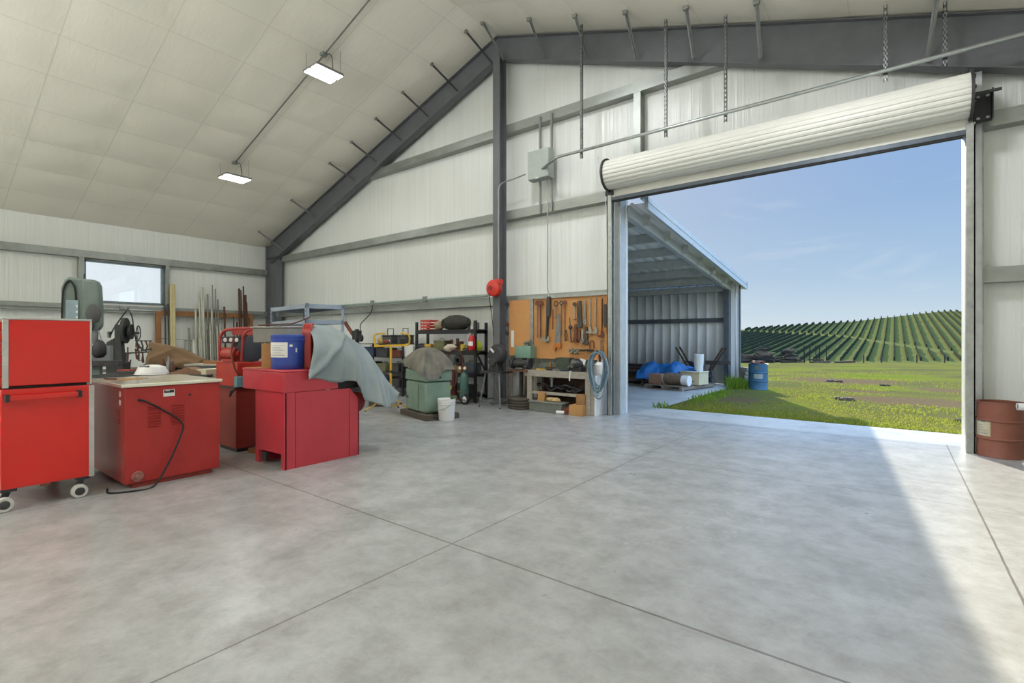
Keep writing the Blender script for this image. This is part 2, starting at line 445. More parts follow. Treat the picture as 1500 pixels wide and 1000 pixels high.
# ------------------------------------------------------------------ roll-up door
d = thing('roll_up_door', 'cream corrugated roll-up door coiled above the big opening', 'door', (-1.78, 8.62, 4.6))
def roll(m, x0, x1, R, n=44):
    k = 22*6; rad = [R - (.012 if i % 6 == 0 else 0) + (.004 if i % 6 == 3 else 0) for i in range(k)]
    A = [m.v((x0, -r*math.cos(2*PI*i/k), r*math.sin(2*PI*i/k))) for i, r in enumerate(rad)]
    B = [m.v((x1, -r*math.cos(2*PI*i/k), r*math.sin(2*PI*i/k))) for i, r in enumerate(rad)]
    for i in range(k): m.face([A[i], A[(i+1)%k], B[(i+1)%k], B[i]])
    m.face(A[::-1]); m.face(B); return m
cream = mat('cream_door_curtain', '#d9d8cf', .45, 0, '#cfcec5', .5, 1)
hw = (DX1-DX0)/2+.06
roll(MB(), -hw, hw, .27).build('curtain_coil', cream, d)
m = MB(); m.box(-hw, .10, -.42, hw, .125, -.02); m.build('hanging_curtain', cream, d)
m = MB(); m.box(-hw+.02, .08, -.47, hw-.02, .15, -.40); m.build('bottom_bar', mat('bottom_bar_grey', '#58616b', .4, .4), d, bevel=.006)
MB().box(-hw+.05, .09, -.495, hw-.05, .14, -.47).build('rubber_seal', blackrub, d)
MB().cyl((-hw-.16, 0, 0), (hw+.3, 0, 0), .02, n=12).build('shaft', iron, d)
for sx in (-1, 1):
    m = MB(); m.cyl((sx*hw, 0, 0), (sx*(hw+.03), 0, 0), .31, n=30)
    for i in range(10):
        a = 2*PI*i/10; m.cbox((sx*(hw+.035), .26*math.cos(a), .26*math.sin(a)), (.02, .05, .03), (a, 0, 0))
    m.build('drum_wheel', iron, d)
m = MB(); m.box(hw+.05, .17, -.32, hw+.24, .19, .06); m.box(hw+.22, .05, -.32, hw+.235, .19, .06)
br = m.build('mounting_bracket', black, d, bevel=.004)
m = MB()
for x, z in ((hw+.1, .01), (hw+.19, .01), (hw+.1, -.27), (hw+.19, -.27)): m.cyl((x, .155, z), (x, .172, z), .018, n=10)
m.build('bolt', galv, br)
m = MB(); m.box(-hw-.1, .05, -.36, -hw+.06, .22, -.28); m.box(-hw-.05, .19, -.36, -hw+.02, .22, .2)
m.build('mounting_bracket', black, d, bevel=.004)
for sx in (-1, 1):
    m = MB(); x = sx*(hw+.02)
    m.box(x-.045, .06, -4.6, x+.045, .10, -.33); m.box(x-.045, .16, -4.6, x+.045, .2, -.36); m.box(x+(.03 if sx > 0 else -.045), .06, -4.6, x+(.045 if sx > 0 else -.03), .2, -.36)
    m.build('guide_track', galv, d)
# jamb posts
j = thing('door_jamb', 'galvanized jamb post at left edge of the big door opening', 'jamb', (-4.3, 9.05, 0))
MB().box(-.1, -.12, 0, .075, .16, 4.3).build('post', galv_lit, j, bevel=.004)
MB().box(-.19, -.02, 0, -.1, .1, 4.3).build('side_flange', galv, j)
j = thing('door_jamb', 'galvanized jamb post at right of opening beside the rust-red drum', 'jamb', (.84, 9.05, 0))
MB().box(-.095, -.12, 0, .075, .16, 5.0).build('post', galv_lit, j, bevel=.004)
MB().box(.075, -.02, 0, .1, .1, 4.6).build('side_flange', galv, j)
# header over the opening
struct('trim_11', MB().box(DX0, 9.05, DH-.0, DX1, YW+.08, DH+.14), mat('header_steel', '#8d9398', .4, .3))
struct('trim_12', MB().box(DX0-.05, YW+.06, 0, DX0, YW+.1, DH+.1).box(DX1, YW+.06, 0, DX1+.05, YW+.1, DH+.1), galv_lit)
# hoist lines at the door
rope = mat('white_cord', '#e4e3dc', .8)
one('pull_rope', MB().tube([(0,0,4.25-1.1), (.03,0,2.2), (.1,0,1.15), (.13,0,.0)], .009, 6), rope, 'longer white pull rope of the roll-up door left of the jamb', 'rope', (-4.5, 8.85, 1.1))
one('pull_rope', MB().tube([(0,0,2.1), (.01,0,1.0), (.015,0,0)], .007, 6), rope, 'white pull rope hanging right beside the left door jamb', 'rope', (-4.33, 8.85, 2.2))

# ------------------------------------------------------------------ conduits, electrical box, struts
cnd = mat('conduit_zinc', '#aab0ae', .32, .8, '#969c9a'); gcnd = mat('pipe_zinc_greenish', '#b4c4bf', .3, .7, '#a2b2ab')
one('conduit', MB().tube([(-.16,.34,-.03), (.1,.2,0), (.45,0,0), (9.3,0,0)], .028, 10), cnd, 'long straight conduit running right over the roll-up door', 'conduit', (-5.78, 8.4, 5.11))
hang = mat('strut_channel', '#8f9290', .4, .6)
for k, (x, zt, lab) in enumerate(((-4.827, 7.6, 'long dark strut hanger above the electrical box side of the conduit'), (-3.153, 7.04, 'second strut hanger from the left along the door conduit'),
        (-2.166, 6.72, 'middle strut hanger of the five along the door conduit'), (-.096, 6.03, 'short perforated strut hanger, fourth along the door conduit'), (.517, 5.82, 'shortest perforated strut hanger near the right jamb'))):
    m = MB(); zb = 4.99; L = zt-zb
    m.box(-.022, .0, 0, -.018, .04, L); m.box(.018, 0, 0, .022, .04, L); 
    n = int(L/.075)
    for i in range(n):                              # perforated face: rungs between slots
        z = i*L/n; m.box(-.022, -.004, z, .022, 0, z+L/n*.45)
    m.box(-.022, -.004, 0, -.01, 0, L); m.box(.01, -.004, 0, .022, 0, L)
    one('strut_hanger', m, hang, lab, 'hanger', (x, 8.46, zb))
for k, (x, lab) in enumerate(((-6.12, 'left strut channel holding the grey electrical box'), (-5.82, 'right strut channel holding the grey electrical box'))):
    one('strut_channel', MB().box(-.02, 0, 0, .02, .04, 2.1), hang, lab, 'strut', (x, 8.92, 4.22))
b = thing('electrical_box', 'square grey electrical box high on wall left of door', 'electrical box', (-6.02, 8.86, 4.9))
MB().box(-.27, -.14, 0, .27, .06, .62).build('enclosure', mat('grey_enclosure', '#a3aaa4', .45, 0, '#989f99'), b, bevel=.008)
MB().box(-.265, -.155, .01, .265, -.14, .61).build('cover', mat('grey_enclosure', '#a3aaa4'), b, bevel=.004)
MB().box(-.06, -.16, .0, .02, -.155, .03).build('sticker', paper, b)
one('conduit', MB().tube(smooth_path([(.6,-.06,.05), (.25,-.08,0), (.0,-.08,-.02), (-.12,-.08,-.12), (-.13,-.08,-.4)], 5)+[(-.13,-.08,-2.3)], .016, 8), cnd, 'thin bent conduit from electrical box down the steel post', 'conduit', (-6.95, 8.76, 5.0))
one('conduit', MB().tube([(0,0,2.55), (0,0,.3)]+smooth_path([(0,0,.25), (0.0,0,.15), (.05,0,-.1), (.055,0,-.2)], 4), .014, 8), cnd, 'thin vertical conduit dropping from electrical box to the pegboard', 'conduit', (-5.9, 8.9, 2.4))
one('conduit', MB().tube([(0,0,0), (9.6,0,0)], .036, 10), gcnd, 'long shiny pipe along the wall girt behind the shelves', 'conduit', (-17.2, 8.92, 2.5))
one('conduit', MB().tube(smooth_path([(0,0,.46), (0,0,.3), (-.1,-.02,.15), (-.5,-.02,-.1), (-.52,-.02,-.3)], 6), .014, 8), iron, 'dark flexible cable dropping from girt pipe behind the grey tarp', 'cable', (-12.0, 8.9, 2.02))
for i, x in enumerate((-11.98, -9.75)):
    one('junction_box', MB().box(-.06, -.04, -.07, .06, .03, .07), galv, ('small zinc junction box on girt pipe behind the yellow tripod' if i == 0 else 'small zinc junction box on girt pipe above the black shelf'), 'junction box', (x, 8.9, 2.52), bevel=.005)
one('junction_box', MB().box(-.03, -.1, -.05, .03, .1, .05), galv, 'zinc outlet box on the girt under the window', 'junction box', (XL+.24, 4.6, 2.4), bevel=.005)
one('conduit', MB().tube([(0,-14,0), (0,6.2,0)], .02, 8), cnd, 'long pipe along the left wall girt below the window', 'conduit', (XL+.225, 2.4, 2.34))

# ------------------------------------------------------------------ LED lights
cz = roofz
m = MB(); m.tube([(0,0,0), (-7.29-(-14.02), 0, cz(-7.29)-cz(-14.02)-.03)], .016, 8)
one('ceiling_conduit', m, mat('conduit_dull', '#7c7c78', .45, .5), 'thin conduit running up the ceiling between the two lights', 'conduit', (-14.02, 5.99, cz(-14.02)-.08))
def led_mat():
    t = NT('led_diffuser'); t.b.inputs['Base Color'].default_value = (.9, .9, .9, 1)
    t.b.inputs['Emission Color'].default_value = (1, .985, .95, 1); t.b.inputs['Emission Strength'].default_value = 9
    return t.m
ledm = led_mat(); hous = mat('grey_housing', '#8d8d8a', .5)
LP = 47
def led(x, y, lab, grp=None, watts=LP, drop=0, up=0, col=(.985, 1, .985)):
    z = cz(x)
    t = thing('ceiling_light', lab, 'light', (x, y, z-(drop or .5)), 0, grp)
    m = MB(); m.box(-.27, -.32, 0, .27, .32, .05); m.build('housing', hous, t, bevel=.006)
    for s in (-1, 1): MB().box(s*.14-.105, -.31, -.012, s*.14+.105, .31, .004).build('diffuser', ledm, t)
    for e, h in ((-1, .43), (1, .56)): MB().cyl((e*.2, e*.28, .05), (e*.2, e*.28, h), .003, n=5).build('hanging_wire', iron, t)
    m = MB(); m.cbox((0, 0, .42), (.12, .12, .07)); m.build('junction_box', galv, t, bevel=.01)
    MB().tube(smooth_path([(.06,0,.42), (.2,.05,.36), (.24,.06,.2), (.2,.1,.05)], 5), .008, 6).build('power_cord', iron, t)
    L = bpy.data.lights.new('led_lamp', 'AREA'); L.shape = 'RECTANGLE'; L.size = .5; L.size_y = .6; L.energy = watts; L.color = col; L.spread = PI
    lo = bpy.data.objects.new('led_lamp', L); C.objects.link(lo); lo.location = (0, 0, -.03); lo.parent = t
    if up:  # upward fill light added above the housing to brighten the ceiling
        L = bpy.data.lights.new('up_fill', 'AREA'); L.shape = 'RECTANGLE'; L.size = .5; L.size_y = .6; L.energy = up; L.color = (.985, 1, .99)
        lo = bpy.data.objects.new('up_fill', L); C.objects.link(lo); lo.location = (0, 0, .3); lo.rotation_euler = (PI, 0, 0); lo.parent = t
    return t
led(-14.02, 5.99, 'glowing twin-panel LED light hanging low over the back left'); led(-9.76, 5.99, 'glowing twin-panel LED light hanging nearest the ridge')
for x in (-4.82, -.56):  # unseen fixtures added to brighten the floor and wall by the door
    led(x, 5.99, 'unseen twin-panel LED light added under the right roof slope', 'added lights under the right slope', 125, col=(.95, .985, 1.04))
for y in (-4.2, -9.4):  # fixtures added behind the camera to raise the interior light
    for x in (-14.02, -9.76, -4.82, -.56):
        led(x, y, 'unseen twin-panel LED light added in the rear of the barn', 'added lights in the rear of the barn', 14, cz(x)-3.3, 310)
# ------------------------------------------------------------------ sky and sun
SAZ, SEL = (-.455, .890), math.radians(23.8)
SUN_W, SKY_W = 11.5, 1.0
sl = bpy.data.lights.new('sun', 'SUN'); sl.energy = SUN_W; sl.angle = math.radians(.55); sl.color = (1, .90, .72)
so = bpy.data.objects.new('sun', sl); C.objects.link(so); so.location = (-60, 120, 60)
sd = Vector((SAZ[0]*math.cos(SEL), SAZ[1]*math.cos(SEL), math.sin(SEL)))
so.rotation_euler = sd.to_track_quat('Z', 'Y').to_euler()
wd = bpy.data.worlds.new('sky'); SC.world = wd; wd.use_nodes = True
nt = wd.node_tree; nt.nodes.clear()
class WT(NT):
    def __init__(s, t): s.t = t; s.n = t.nodes; s.l = t.links
w = WT(nt)
tc = w.add('ShaderNodeTexCoord'); gen = tc.outputs['Generated']
sx = w.add('ShaderNodeSeparateXYZ'); w.link(gen, sx.inputs[0])
el = sx.outputs[2]
base = w.ramp(el, [(0.0, '#d8e4ea'), (.04, '#c6dae8'), (.11, '#abc8e3'), (.22, '#94b6de'), (.30, '#8cafdd'), (.55, '#86aede')])
mp = w.add('ShaderNodeMapping'); mp.inputs['Scale'].default_value = (2.2, 2.2, 9); mp.inputs['Rotation'].default_value = (.12, .1, .5); w.link(gen, mp.inputs['Vector'])
cl = w.noise(mp.outputs[0], 1.6, 8, .62, .8)
cm = w.math('MULTIPLY', w.math('MAXIMUM', w.math('SUBTRACT', cl, .53), 0), 1.3)
base = w.mix(cm, base, '#e6eef4')
# bright haze around the sun and towards the low western sky
dt = w.add('ShaderNodeVectorMath', operation='DOT_PRODUCT'); w.link(gen, dt.inputs[0]); dt.inputs[1].default_value = sd
gl = w.math('POWER', w.math('MAXIMUM', dt.outputs['Value'], 0), 14)
west = w.math('POWER', w.math('MAXIMUM', w.math('MULTIPLY', sx.outputs[0], -1), 0), 3)
base = w.mix(w.math('MULTIPLY', west, 1.0), base, '#eef6fb')
glow = w.mix(w.math('MULTIPLY', gl, .25), base, '#fff4e0')
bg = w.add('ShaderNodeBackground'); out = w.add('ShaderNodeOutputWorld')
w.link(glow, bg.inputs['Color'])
hi = w.math('ADD', w.math('MULTIPLY', w.math('MAXIMUM', w.math('SUBTRACT', el, .34), 0), 8.0), SKY_W)  # extra strength added high in the sky, out of view, to light the scene
east = w.math('MULTIPLY', w.math('POWER', w.math('MAXIMUM', w.math('SUBTRACT', sx.outputs[0], .25), 0), 1), 3.2)  # unseen eastern sky brightened too, as fill for the lean-to
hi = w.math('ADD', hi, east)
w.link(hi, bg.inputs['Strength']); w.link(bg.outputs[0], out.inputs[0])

# ------------------------------------------------------------------ land
def gz(x, y):
    """ground height: level by the barn, falling gently towards the vineyard"""
    d = -.61*x + .79*y
    return -.02 - 2.0*max(0, min(1, (d-17)/55))**1.3
def grass_mat():
    t = NT('meadow_ground'); v = t.coord('Object')
    a = t.noise(v, .22, 5, .6, .4); b = t.noise(v, 1.6, 5, .65); f = t.noise(v, 14, 4, .7)
    c = t.ramp(a, [(.3, '#5c6626'), (.43, '#6c6b2f'), (.5, '#675a3b'), (.6, '#54493c')])
    c = t.mix(t.math('MULTIPLY', b, .6), c, '#5f6b29')
    c = t.mix(t.math('MULTIPLY', f, .5), c, '#4a4f26')
    sx = t.add('ShaderNodeSeparateXYZ'); t.link(v, sx.inputs[0]); pm = None
    for px_, py_, rx, ry in ((.5, 15.2, 1.7, 1.2), (-1.6, 21.5, 2.3, 1.8), (-3.0, 13.0, .6, .6), (1.6, 19.0, 1.4, 1.0), (-.8, 17.4, .8, .5)):
        q = t.math('ADD', t.math('POWER', t.math('DIVIDE', t.math('SUBTRACT', sx.outputs[0], px_), rx), 2), t.math('POWER', t.math('DIVIDE', t.math('SUBTRACT', sx.outputs[1], py_), ry), 2))
        q = t.math('MAXIMUM', t.math('SUBTRACT', 1, t.math('ADD', q, t.math('MULTIPLY', t.math('SUBTRACT', b, .5), 2))), 0)
        pm = q if pm is None else t.math('MAXIMUM', pm, q)
    c = t.mix(t.math('MINIMUM', t.math('MULTIPLY', pm, 1.6), .85), c, t.mix(f, '#6d5a46', '#544536'))
    t.link(c, t.b.inputs['Base Color']); t.b.inputs['Roughness'].default_value = 1; t.b.inputs['Specular IOR Level'].default_value = 0
    t.bump(t.math('ADD', f, b), .6, .06); return t.m
gm = grass_mat()
m = MB()
def gfn(a, b):
    x = -60 + 100*a; y = 10.3 + 105*(b**1.7)
    return (x, y, gz(x, y) + (.02*noise.noise(Vector((x*.6, y*.6, 0))) if y > 10.8 else 0))
m2 = MB()
# ground east of the lean-to, beyond the apron edge
def g_a(a, b):
    x = -4.0 + 44*a**1.5; y = 10.34 + 105*(b**1.8); return (x, y, gz(x, y) + .025*noise.noise(Vector((x*.7, y*.7, 0)))*(min(1, (y-10.34)*2)))
m2.grid(70, 90, g_a)
struct('ground', m2, gm, fix=False, ang=80)
def g_b(a, b):
    x = -4.0 - 60*a; y = 17.2 + 98.14*(b**1.8); return (x, y, gz(x, y) - .01)
struct('ground_beyond', MB().grid(50, 60, g_b), gm, fix=False, ang=80)
struct('ground_behind', MB().box(-60, -70, -.3, 60, YB-.06, -.03), gm)
struct('ground_side', MB().box(-70, YB, -.3, XL-.06, 17.2, -.05).box(XR+.06, YB, -.3, 60, YW, -.05), gm)

# grass blades near the building and thinning outwards
PATCH = [(.5, 15.2, 1.5, 1.0), (-1.6, 21.5, 2.0, 1.6), (-3.0, 13.0, .5, .5), (1.6, 19.0, 1.2, .8), (-.8, 17.4, .7, .4)]
def blades(n, region, hmin, hmax, seed, dens=None):
    r = random.Random(seed); vs, fs = [], []
    for _ in range(n):
        x, y = region(r)
        if dens and any(((x-a)/c)**2+((y-b)/d)**2 < r.uniform(.4, 1.2) for a, b, c, d in PATCH): continue
        if dens and y > 12.2 and noise.noise(Vector((x*.45, y*.33, 7))) + .35*noise.noise(Vector((x*1.7, y*1.3, 2))) > r.uniform(-.32, .32): continue
        h = r.uniform(hmin, hmax)*(.5+1.0*max(0, noise.noise(Vector((x*.8, y*.8, 3)))+.35)); a = r.uniform(0, 2*PI); wd_ = .006+.012*r.random()
        z = gz(x, y); lx, ly = math.cos(a)*wd_, math.sin(a)*wd_; bx, by = r.uniform(-.6, .6)*h, r.uniform(-.6, .6)*h
        i = len(vs)
        vs += [(x-lx, y-ly, z-.01), (x+lx, y+ly, z-.01), (x+bx*.4+lx*.7, y+by*.4+ly*.7, z+h*.6), (x+bx*.4-lx*.7, y+by*.4-ly*.7, z+h*.6), (x+bx, y+by, z+h)]
        fs += [(i, i+1, i+2, i+3), (i+3, i+2, i+4)]
    me = bpy.data.meshes.new('grass'); me.from_pydata(vs, [], fs); return me
def grass_blade(name, c1, c2):
    t = NT(name); v = t.coord('Object'); f = t.noise(v, .8, 4); g = t.noise(v, 30, 2)
    c = t.mix(f, c1, c2); c = t.mix(t.math('MULTIPLY', g, .4), c, '#98923f')
    t.link(c, t.b.inputs['Base Color']); t.b.inputs['Roughness'].default_value = .6
    t.b.inputs['Specular IOR Level'].default_value = .05
    tr = t.add('ShaderNodeBsdfTranslucent'); t.link(c, tr.inputs['Color'])
    mx = t.add('ShaderNodeMixShader'); mx.inputs[0].default_value = .4
    t.link(t.b.outputs[0], mx.inputs[1]); t.link(tr.outputs[0], mx.inputs[2]); t.link(mx.outputs[0], t.n['Material Output'].inputs['Surface'])
    return t.m
gbm = grass_blade('grass_blade', '#6f8634', '#8e8c40')
def reg(r):
    t = r.random()**1.9
    y = 10.38 + 22*t; half = 6
    x = r.uniform(-3.95 if y < 17 else -3.95-(y-17)*.6, 2.2+(y-10)*.12)
    return x, y
me = blades(30000, reg, .02, .05, 3, True); me.materials.append(gbm)
o = bpy.data.objects.new('grass', me); C.objects.link(o)
tag(o, 'short green and yellowish meadow grass outside the open door', 'grass', kind='stuff')
# longer weeds along the slab edge and by the lean-to corner
gwm = grass_blade('weed_blade', '#5f8a2c', '#74962f')
def weeds(name, lab, cx, cy, rx, ry, n, h0, h1, seed):
    me = blades(n, lambda r: (cx+r.gauss(0, rx), cy+r.gauss(0, ry)), h0, h1, seed); me.materials.append(gwm)
    o = bpy.data.objects.new(name, me); 
    for v in me.vertices: v.co -= Vector((cx, cy, 0))
    o.location = (cx, cy, 0); C.objects.link(o); tag(o, lab, 'weed', kind='stuff')
weeds('weed_clump', 'tall bushy weeds at the foot of the lean-to corner', -3.72, 16.3, .16, .3, 900, .2, .42, 5)
weeds('weed_clump', 'small weed sprouting from the slab joint by the left jamb', -4.0, 10.42, .08, .08, 45, .07, .2, 6)
weeds('weed_clump', 'low grassy clump spilling over the lean-to slab edge', -3.72, 13.2, .12, .7, 500, .06, .16, 8)
# clods and bare stones
clod = mat('dark_clod', '#55483a', .95, 0, '#443a2e', .5, 10, bump=.3)
for i, (x, y, s, lab) in enumerate(((-.9, 14.6, .22, 'dark clod of earth in the middle of the sunny grass'), (1.0, 12.1, .1, 'small dark clod in the grass near right jamb'), (-1.7, 20.6, .2, 'dark clump at far side of the mown grass'), (-.2, 19.8, .13, 'tiny dark clump far out on the grass'))):
    m = MB()
    for k in range(5): m.ell((rnd.uniform(-s, s), rnd.uniform(-s*.5, s*.5), .02), s*.5, s*.4, s*.28, 8, 5, .2, k+i)
    one('earth_clod', m, clod, lab, 'clod', (x, y, gz(x, y)))

# vineyard hill
def ip(tab, x):
    if x <= tab[0][0]: (a, b), (c, d) = tab[0], tab[1]
    elif x >= tab[-1][0]: (a, b), (c, d) = tab[-2], tab[-1]
    else:
        for (a, b), (c, d) in zip(tab, tab[1:]):
            if a <= x <= c: break
    return b + (d-b)*(x-a)/(c-a)
YBASE = [(-60, 62), (-18, 80), (8, 100), (30, 117)]
YPATH = [(-60, 158), (-35, 152), (-9.9, 145), (-2, 131), (8.9, 114), (30, 98)]
YCREST = [(-60, 160), (-36, 157), (-12.4, 183), (17, 220), (40, 235)]
def hz(x, y):
    yb, yp, yc = ip(YBASE, x), ip(YPATH, x), ip(YCREST, x)
    yp = max(yp, yb+8); z = -2.0
    if y > yb: z += .07*(min(y, yp)-yb)
    if y > yp: z += .115*(min(y, yc)-yp)
    if y > yc: z -= .03*(y-yc) + .002*(y-yc)**2
    return z
hm = NT('vineyard_cover'); v = hm.coord('Object')
c = hm.mix(hm.noise(v, .12, 4), '#585a30', '#64633a'); c = hm.mix(hm.math('MULTIPLY', hm.noise(v, 3, 3), .4), c, '#565430')
hm.link(c, hm.b.inputs['Base Color']); hm.b.inputs['Roughness'].default_value = .95; hm.b.inputs['Specular IOR Level'].default_value = 0
m = MB()
def hfn(a, b):
    x = -75 + 125*a; yb = ip(YBASE, x); y = yb - 3 + (ip(YCREST, x)+60-yb)*b; return (x, y, hz(x, y) + (0 if y > yb else -.02))
m.grid(90, 130, hfn)
struct('hill', m, hm.m, fix=False, ang=80)
vine_m = mat('vine_foliage', '#3c4133', .9, 0, '#30352a', .5, 2, spec=0)
post_m = mat('vine_post', '#4a4438', .9)
def vine(x):
    yb, yp, yc = ip(YBASE, x), max(ip(YPATH, x), ip(YBASE, x)+8), ip(YCREST, x)
    m = MB(); segs = [(yb+1.5, yp-2.2)]
    if yc > yp+6: segs.append((yp+2.2, yc+2))
    for a, b in segs:
        n = max(3, int((b-a)/1.6)); pts = []
        A = []
        for i in range(n+1):
            y = a + (b-a)*i/n; z = hz(x, y); j = noise.noise(Vector((x*3, y*1.9, 1)))*.09
            w_, h_ = .085+j*.6, .62+j*2.4
            A.append([m.v(p) for p in ((x-w_, y, z-.05), (x-w_*1.2, y, z+h_*.6), (x-w_*.5, y, z+h_), (x+w_*.5, y, z+h_), (x+w_*1.2, y, z+h_*.6), (x+w_, y, z-.05))])
        for P, Q in zip(A, A[1:]):
            for i in range(5): m.face([P[i], P[i+1], Q[i+1], Q[i]])
        m.face(A[0]); m.face(A[-1][::-1])
    for v in m.bm.verts: v.co -= Vector((x, yb, 0))
    o = m.build('vine_row', vine_m, None, loc=(x, yb, 0), ang=50, fix=False)
    tag(o, 'long dark green vine row running up the hillside', 'vine row', 'vine rows on the hillside')
x = -47.0
while x < 21:
    vine(x); x += 1.62

# weathered timber piles at the edge of the field
tm = [mat('old_timber_grey', '#6b594b', .9, 0, '#453930', .5, 9), mat('old_timber_brown', '#4a382d', .9, 0, '#33261e', .5, 9), mat('old_timber_dark', '#2f2722', .9, 0, '#211b16', .5, 9)]
def logpile(cx, cy, wid, rows, lab, grp, seed):
    r = random.Random(seed); base = gz(cx, cy); ux, uy = .79, .61
    for k, cnt in enumerate(rows):
        for i in range(cnt):
            L = r.uniform(.55, .9)*wid*(1-.07*k); off = r.uniform(-.16, .16)*wid; dep = (i-(cnt-1)/2)*.42
            h = r.uniform(.16, .26); px, py = cx+ux*off-uy*dep*1.2, cy+uy*off+ux*dep*1.2
            tl = r.uniform(-.05, .05)
            m = MB().cbox((0, 0, 0), (L, r.uniform(.22, .32), h), (0, tl, r.uniform(-.18, .18)))
            one('timber', m, tm[r.randrange(3)], lab, 'timber', (px, py, base+.14+.265*k), math.atan2(uy, ux), grp)
logpile(-16.0, 71.4, 4.2, [3, 3, 2, 2], 'weathered timber in the low pile nearest the lean-to', 'timbers of the left pile', 1)
logpile(-13.6, 71.6, 3.8, [3, 3, 3, 3, 2, 2, 2, 1], 'weathered timber in the tallest pile across the field', 'timbers of the tall middle pile', 2)
logpile(-10.9, 74.0, 3.2, [3, 3, 3, 2, 2, 2, 1], 'weathered timber in the rounded pile beside the steel posts', 'timbers of the right pile', 4)
logpile(-7.9, 76.6, 3.0, [2, 1], 'old beam lying flat in the grass under steel posts', 'beams lying under the posts', 5)
logpile(-5.3, 78.6, 2.6, [2], 'old beam lying flat in grass right of steel posts', 'beams right of the posts', 6)
for i, t_ in enumerate((0, .75, 1.55, 2.05, 2.95)):
    x, y = -9.5+.79*t_, 76.0+.61*t_; one('steel_post', MB().cbox((0, 0, 1.15), (.13 if i < 2 else .09, .13, 2.3)), tm[2], ('dark upright post in the row beside the timber piles'), 'post', (x, y, gz(x, y)), 0, 'posts beside the timber piles')
for i, (x, y) in enumerate(((-3.3, 82), (-1.4, 84), (2.5, 90), (5.6, 92.5))):
    one('row_end_post', MB().cyl((0, 0, 0), (0, 0, 1.1), .1, n=6), post_m, 'short dark fence post at the foot of the vineyard', 'post', (x, y, gz(x, y)), 0, 'posts at the foot of the vineyard')

# ------------------------------------------------------------------ lean-to beyond the door
lt = thing('lean_to', 'open grey metal lean-to with sloping roof and ribbed back wall', 'lean-to', (-4.05, 17.1, 0))
LX, LY = 0, 0
pan = mat('lean_to_panel', '#e2e5e6', .5, 0, '#d6dadc', .4, 2)
frm = mat('lean_to_frame', '#b7bfc6', .5, .1, '#abb4bc', .4, 3); frmd = mat('lean_to_post', '#5c6268', .5, .2)
pur = mat('lean_to_purlin', '#b9bcba', .5, 0)
Wd = 17.5
zlo, kz = 3.34, .112
def lz(y): return zlo - kz*y            # local y runs from 0 (outer wall) to -8 (barn)
m = MB()
n = int(Wd/.3)
poly = []
for i in range(n+1):                     # ribbed wall sheet
    x = -Wd + i*Wd/n; poly += [(x-.03, .0), (x-.015, -.02), (x+.015, -.02), (x+.03, 0)]
A = [m.v((x, y-.02, 0)) for x, y in poly]; B = [m.v((x, y-.02, zlo-.02)) for x, y in poly]
for i in range(len(A)-1): m.face([A[i], A[i+1], B[i+1], B[i]])
m.build('back_panel', pan, lt, thick=.004, fix=False)
MB().box(-.16, -.03, 0, .12, .05, zlo).build('corner_panel', pan, lt)
MB().box(.1, -.06, 0, .13, .06, zlo).build('corner_trim', frmd, lt)
MB().box(-.3, -.32, 0, -.14, -.06, 3.1).build('corner_post', frmd, lt)
MB().box(-Wd, -.16, 2.02, -.16, -.05, 2.16).build('wall_girt', frmd, lt)
MB().box(-Wd, -.2, 3.02, -.3, -.05, 3.22).build('eave_beam', pur, lt)
Yb = -7.85
MB().prism([(-.1, lz(-.1)-.32), (-.1, lz(-.1)-.1), (Yb, lz(Yb)-.1), (Yb, lz(Yb)-.32)], -.24, -.12, 'x').build('rake_beam', frm, lt)
for k in range(1, 7):
    y = -k*1.2; z = lz(y)-.1
    MB().box(-Wd, y-.03, z-.2, .02, y+.03, z).build('purlin', pur, lt)
for k in range(1, 3):
    MB().prism([(-.1, lz(-.1)-.4), (-.1, lz(-.1)-.16), (Yb, lz(Yb)-.16), (Yb, lz(Yb)-.4)], -k*7.2-.1, -k*7.2, 'x').build('rafter', pur, lt)
m = MB(); poly = []
n = int((Wd+.25)/.3)
for i in range(n+1):
    x = -Wd + i*(Wd+.22)/n; poly += [(x-.05, 0), (x-.02, .04), (x+.02, .04), (x+.05, 0)]
A = [m.v((x, .3, lz(.3)-.08+h)) for x, h in poly]; B = [m.v((x, Yb, lz(Yb)-.08+h)) for x, h in poly]
for i in range(len(A)-1): m.face([A[i], A[i+1], B[i+1], B[i]])
m.build('roof_sheet', pan, lt, thick=.004, fix=False)
MB().prism([(.34, lz(.34)-.22), (.34, lz(.34)+.0), (Yb, lz(Yb)+.0), (Yb, lz(Yb)-.22)], .2, .26, 'x').build('rake_trim', frm, lt)
MB().prism([(.34, lz(.34)-.0), (.34, lz(.34)+.03), (Yb, lz(Yb)+.03), (Yb, lz(Yb)-.0)], .1, .26, 'x').build('rake_cap', frm, lt)
MB().box(-Wd, .3, lz(.3)-.2, .26, .42, lz(.3)+.02).build('eave_gutter', frm, lt)
# ================================================================== tool chest and roller cabinet (front left)
t = thing('roller_cabinet', 'bright red roller tool cabinet on white castors at far left', 'tool cabinet', (-6.0, .7, 0))
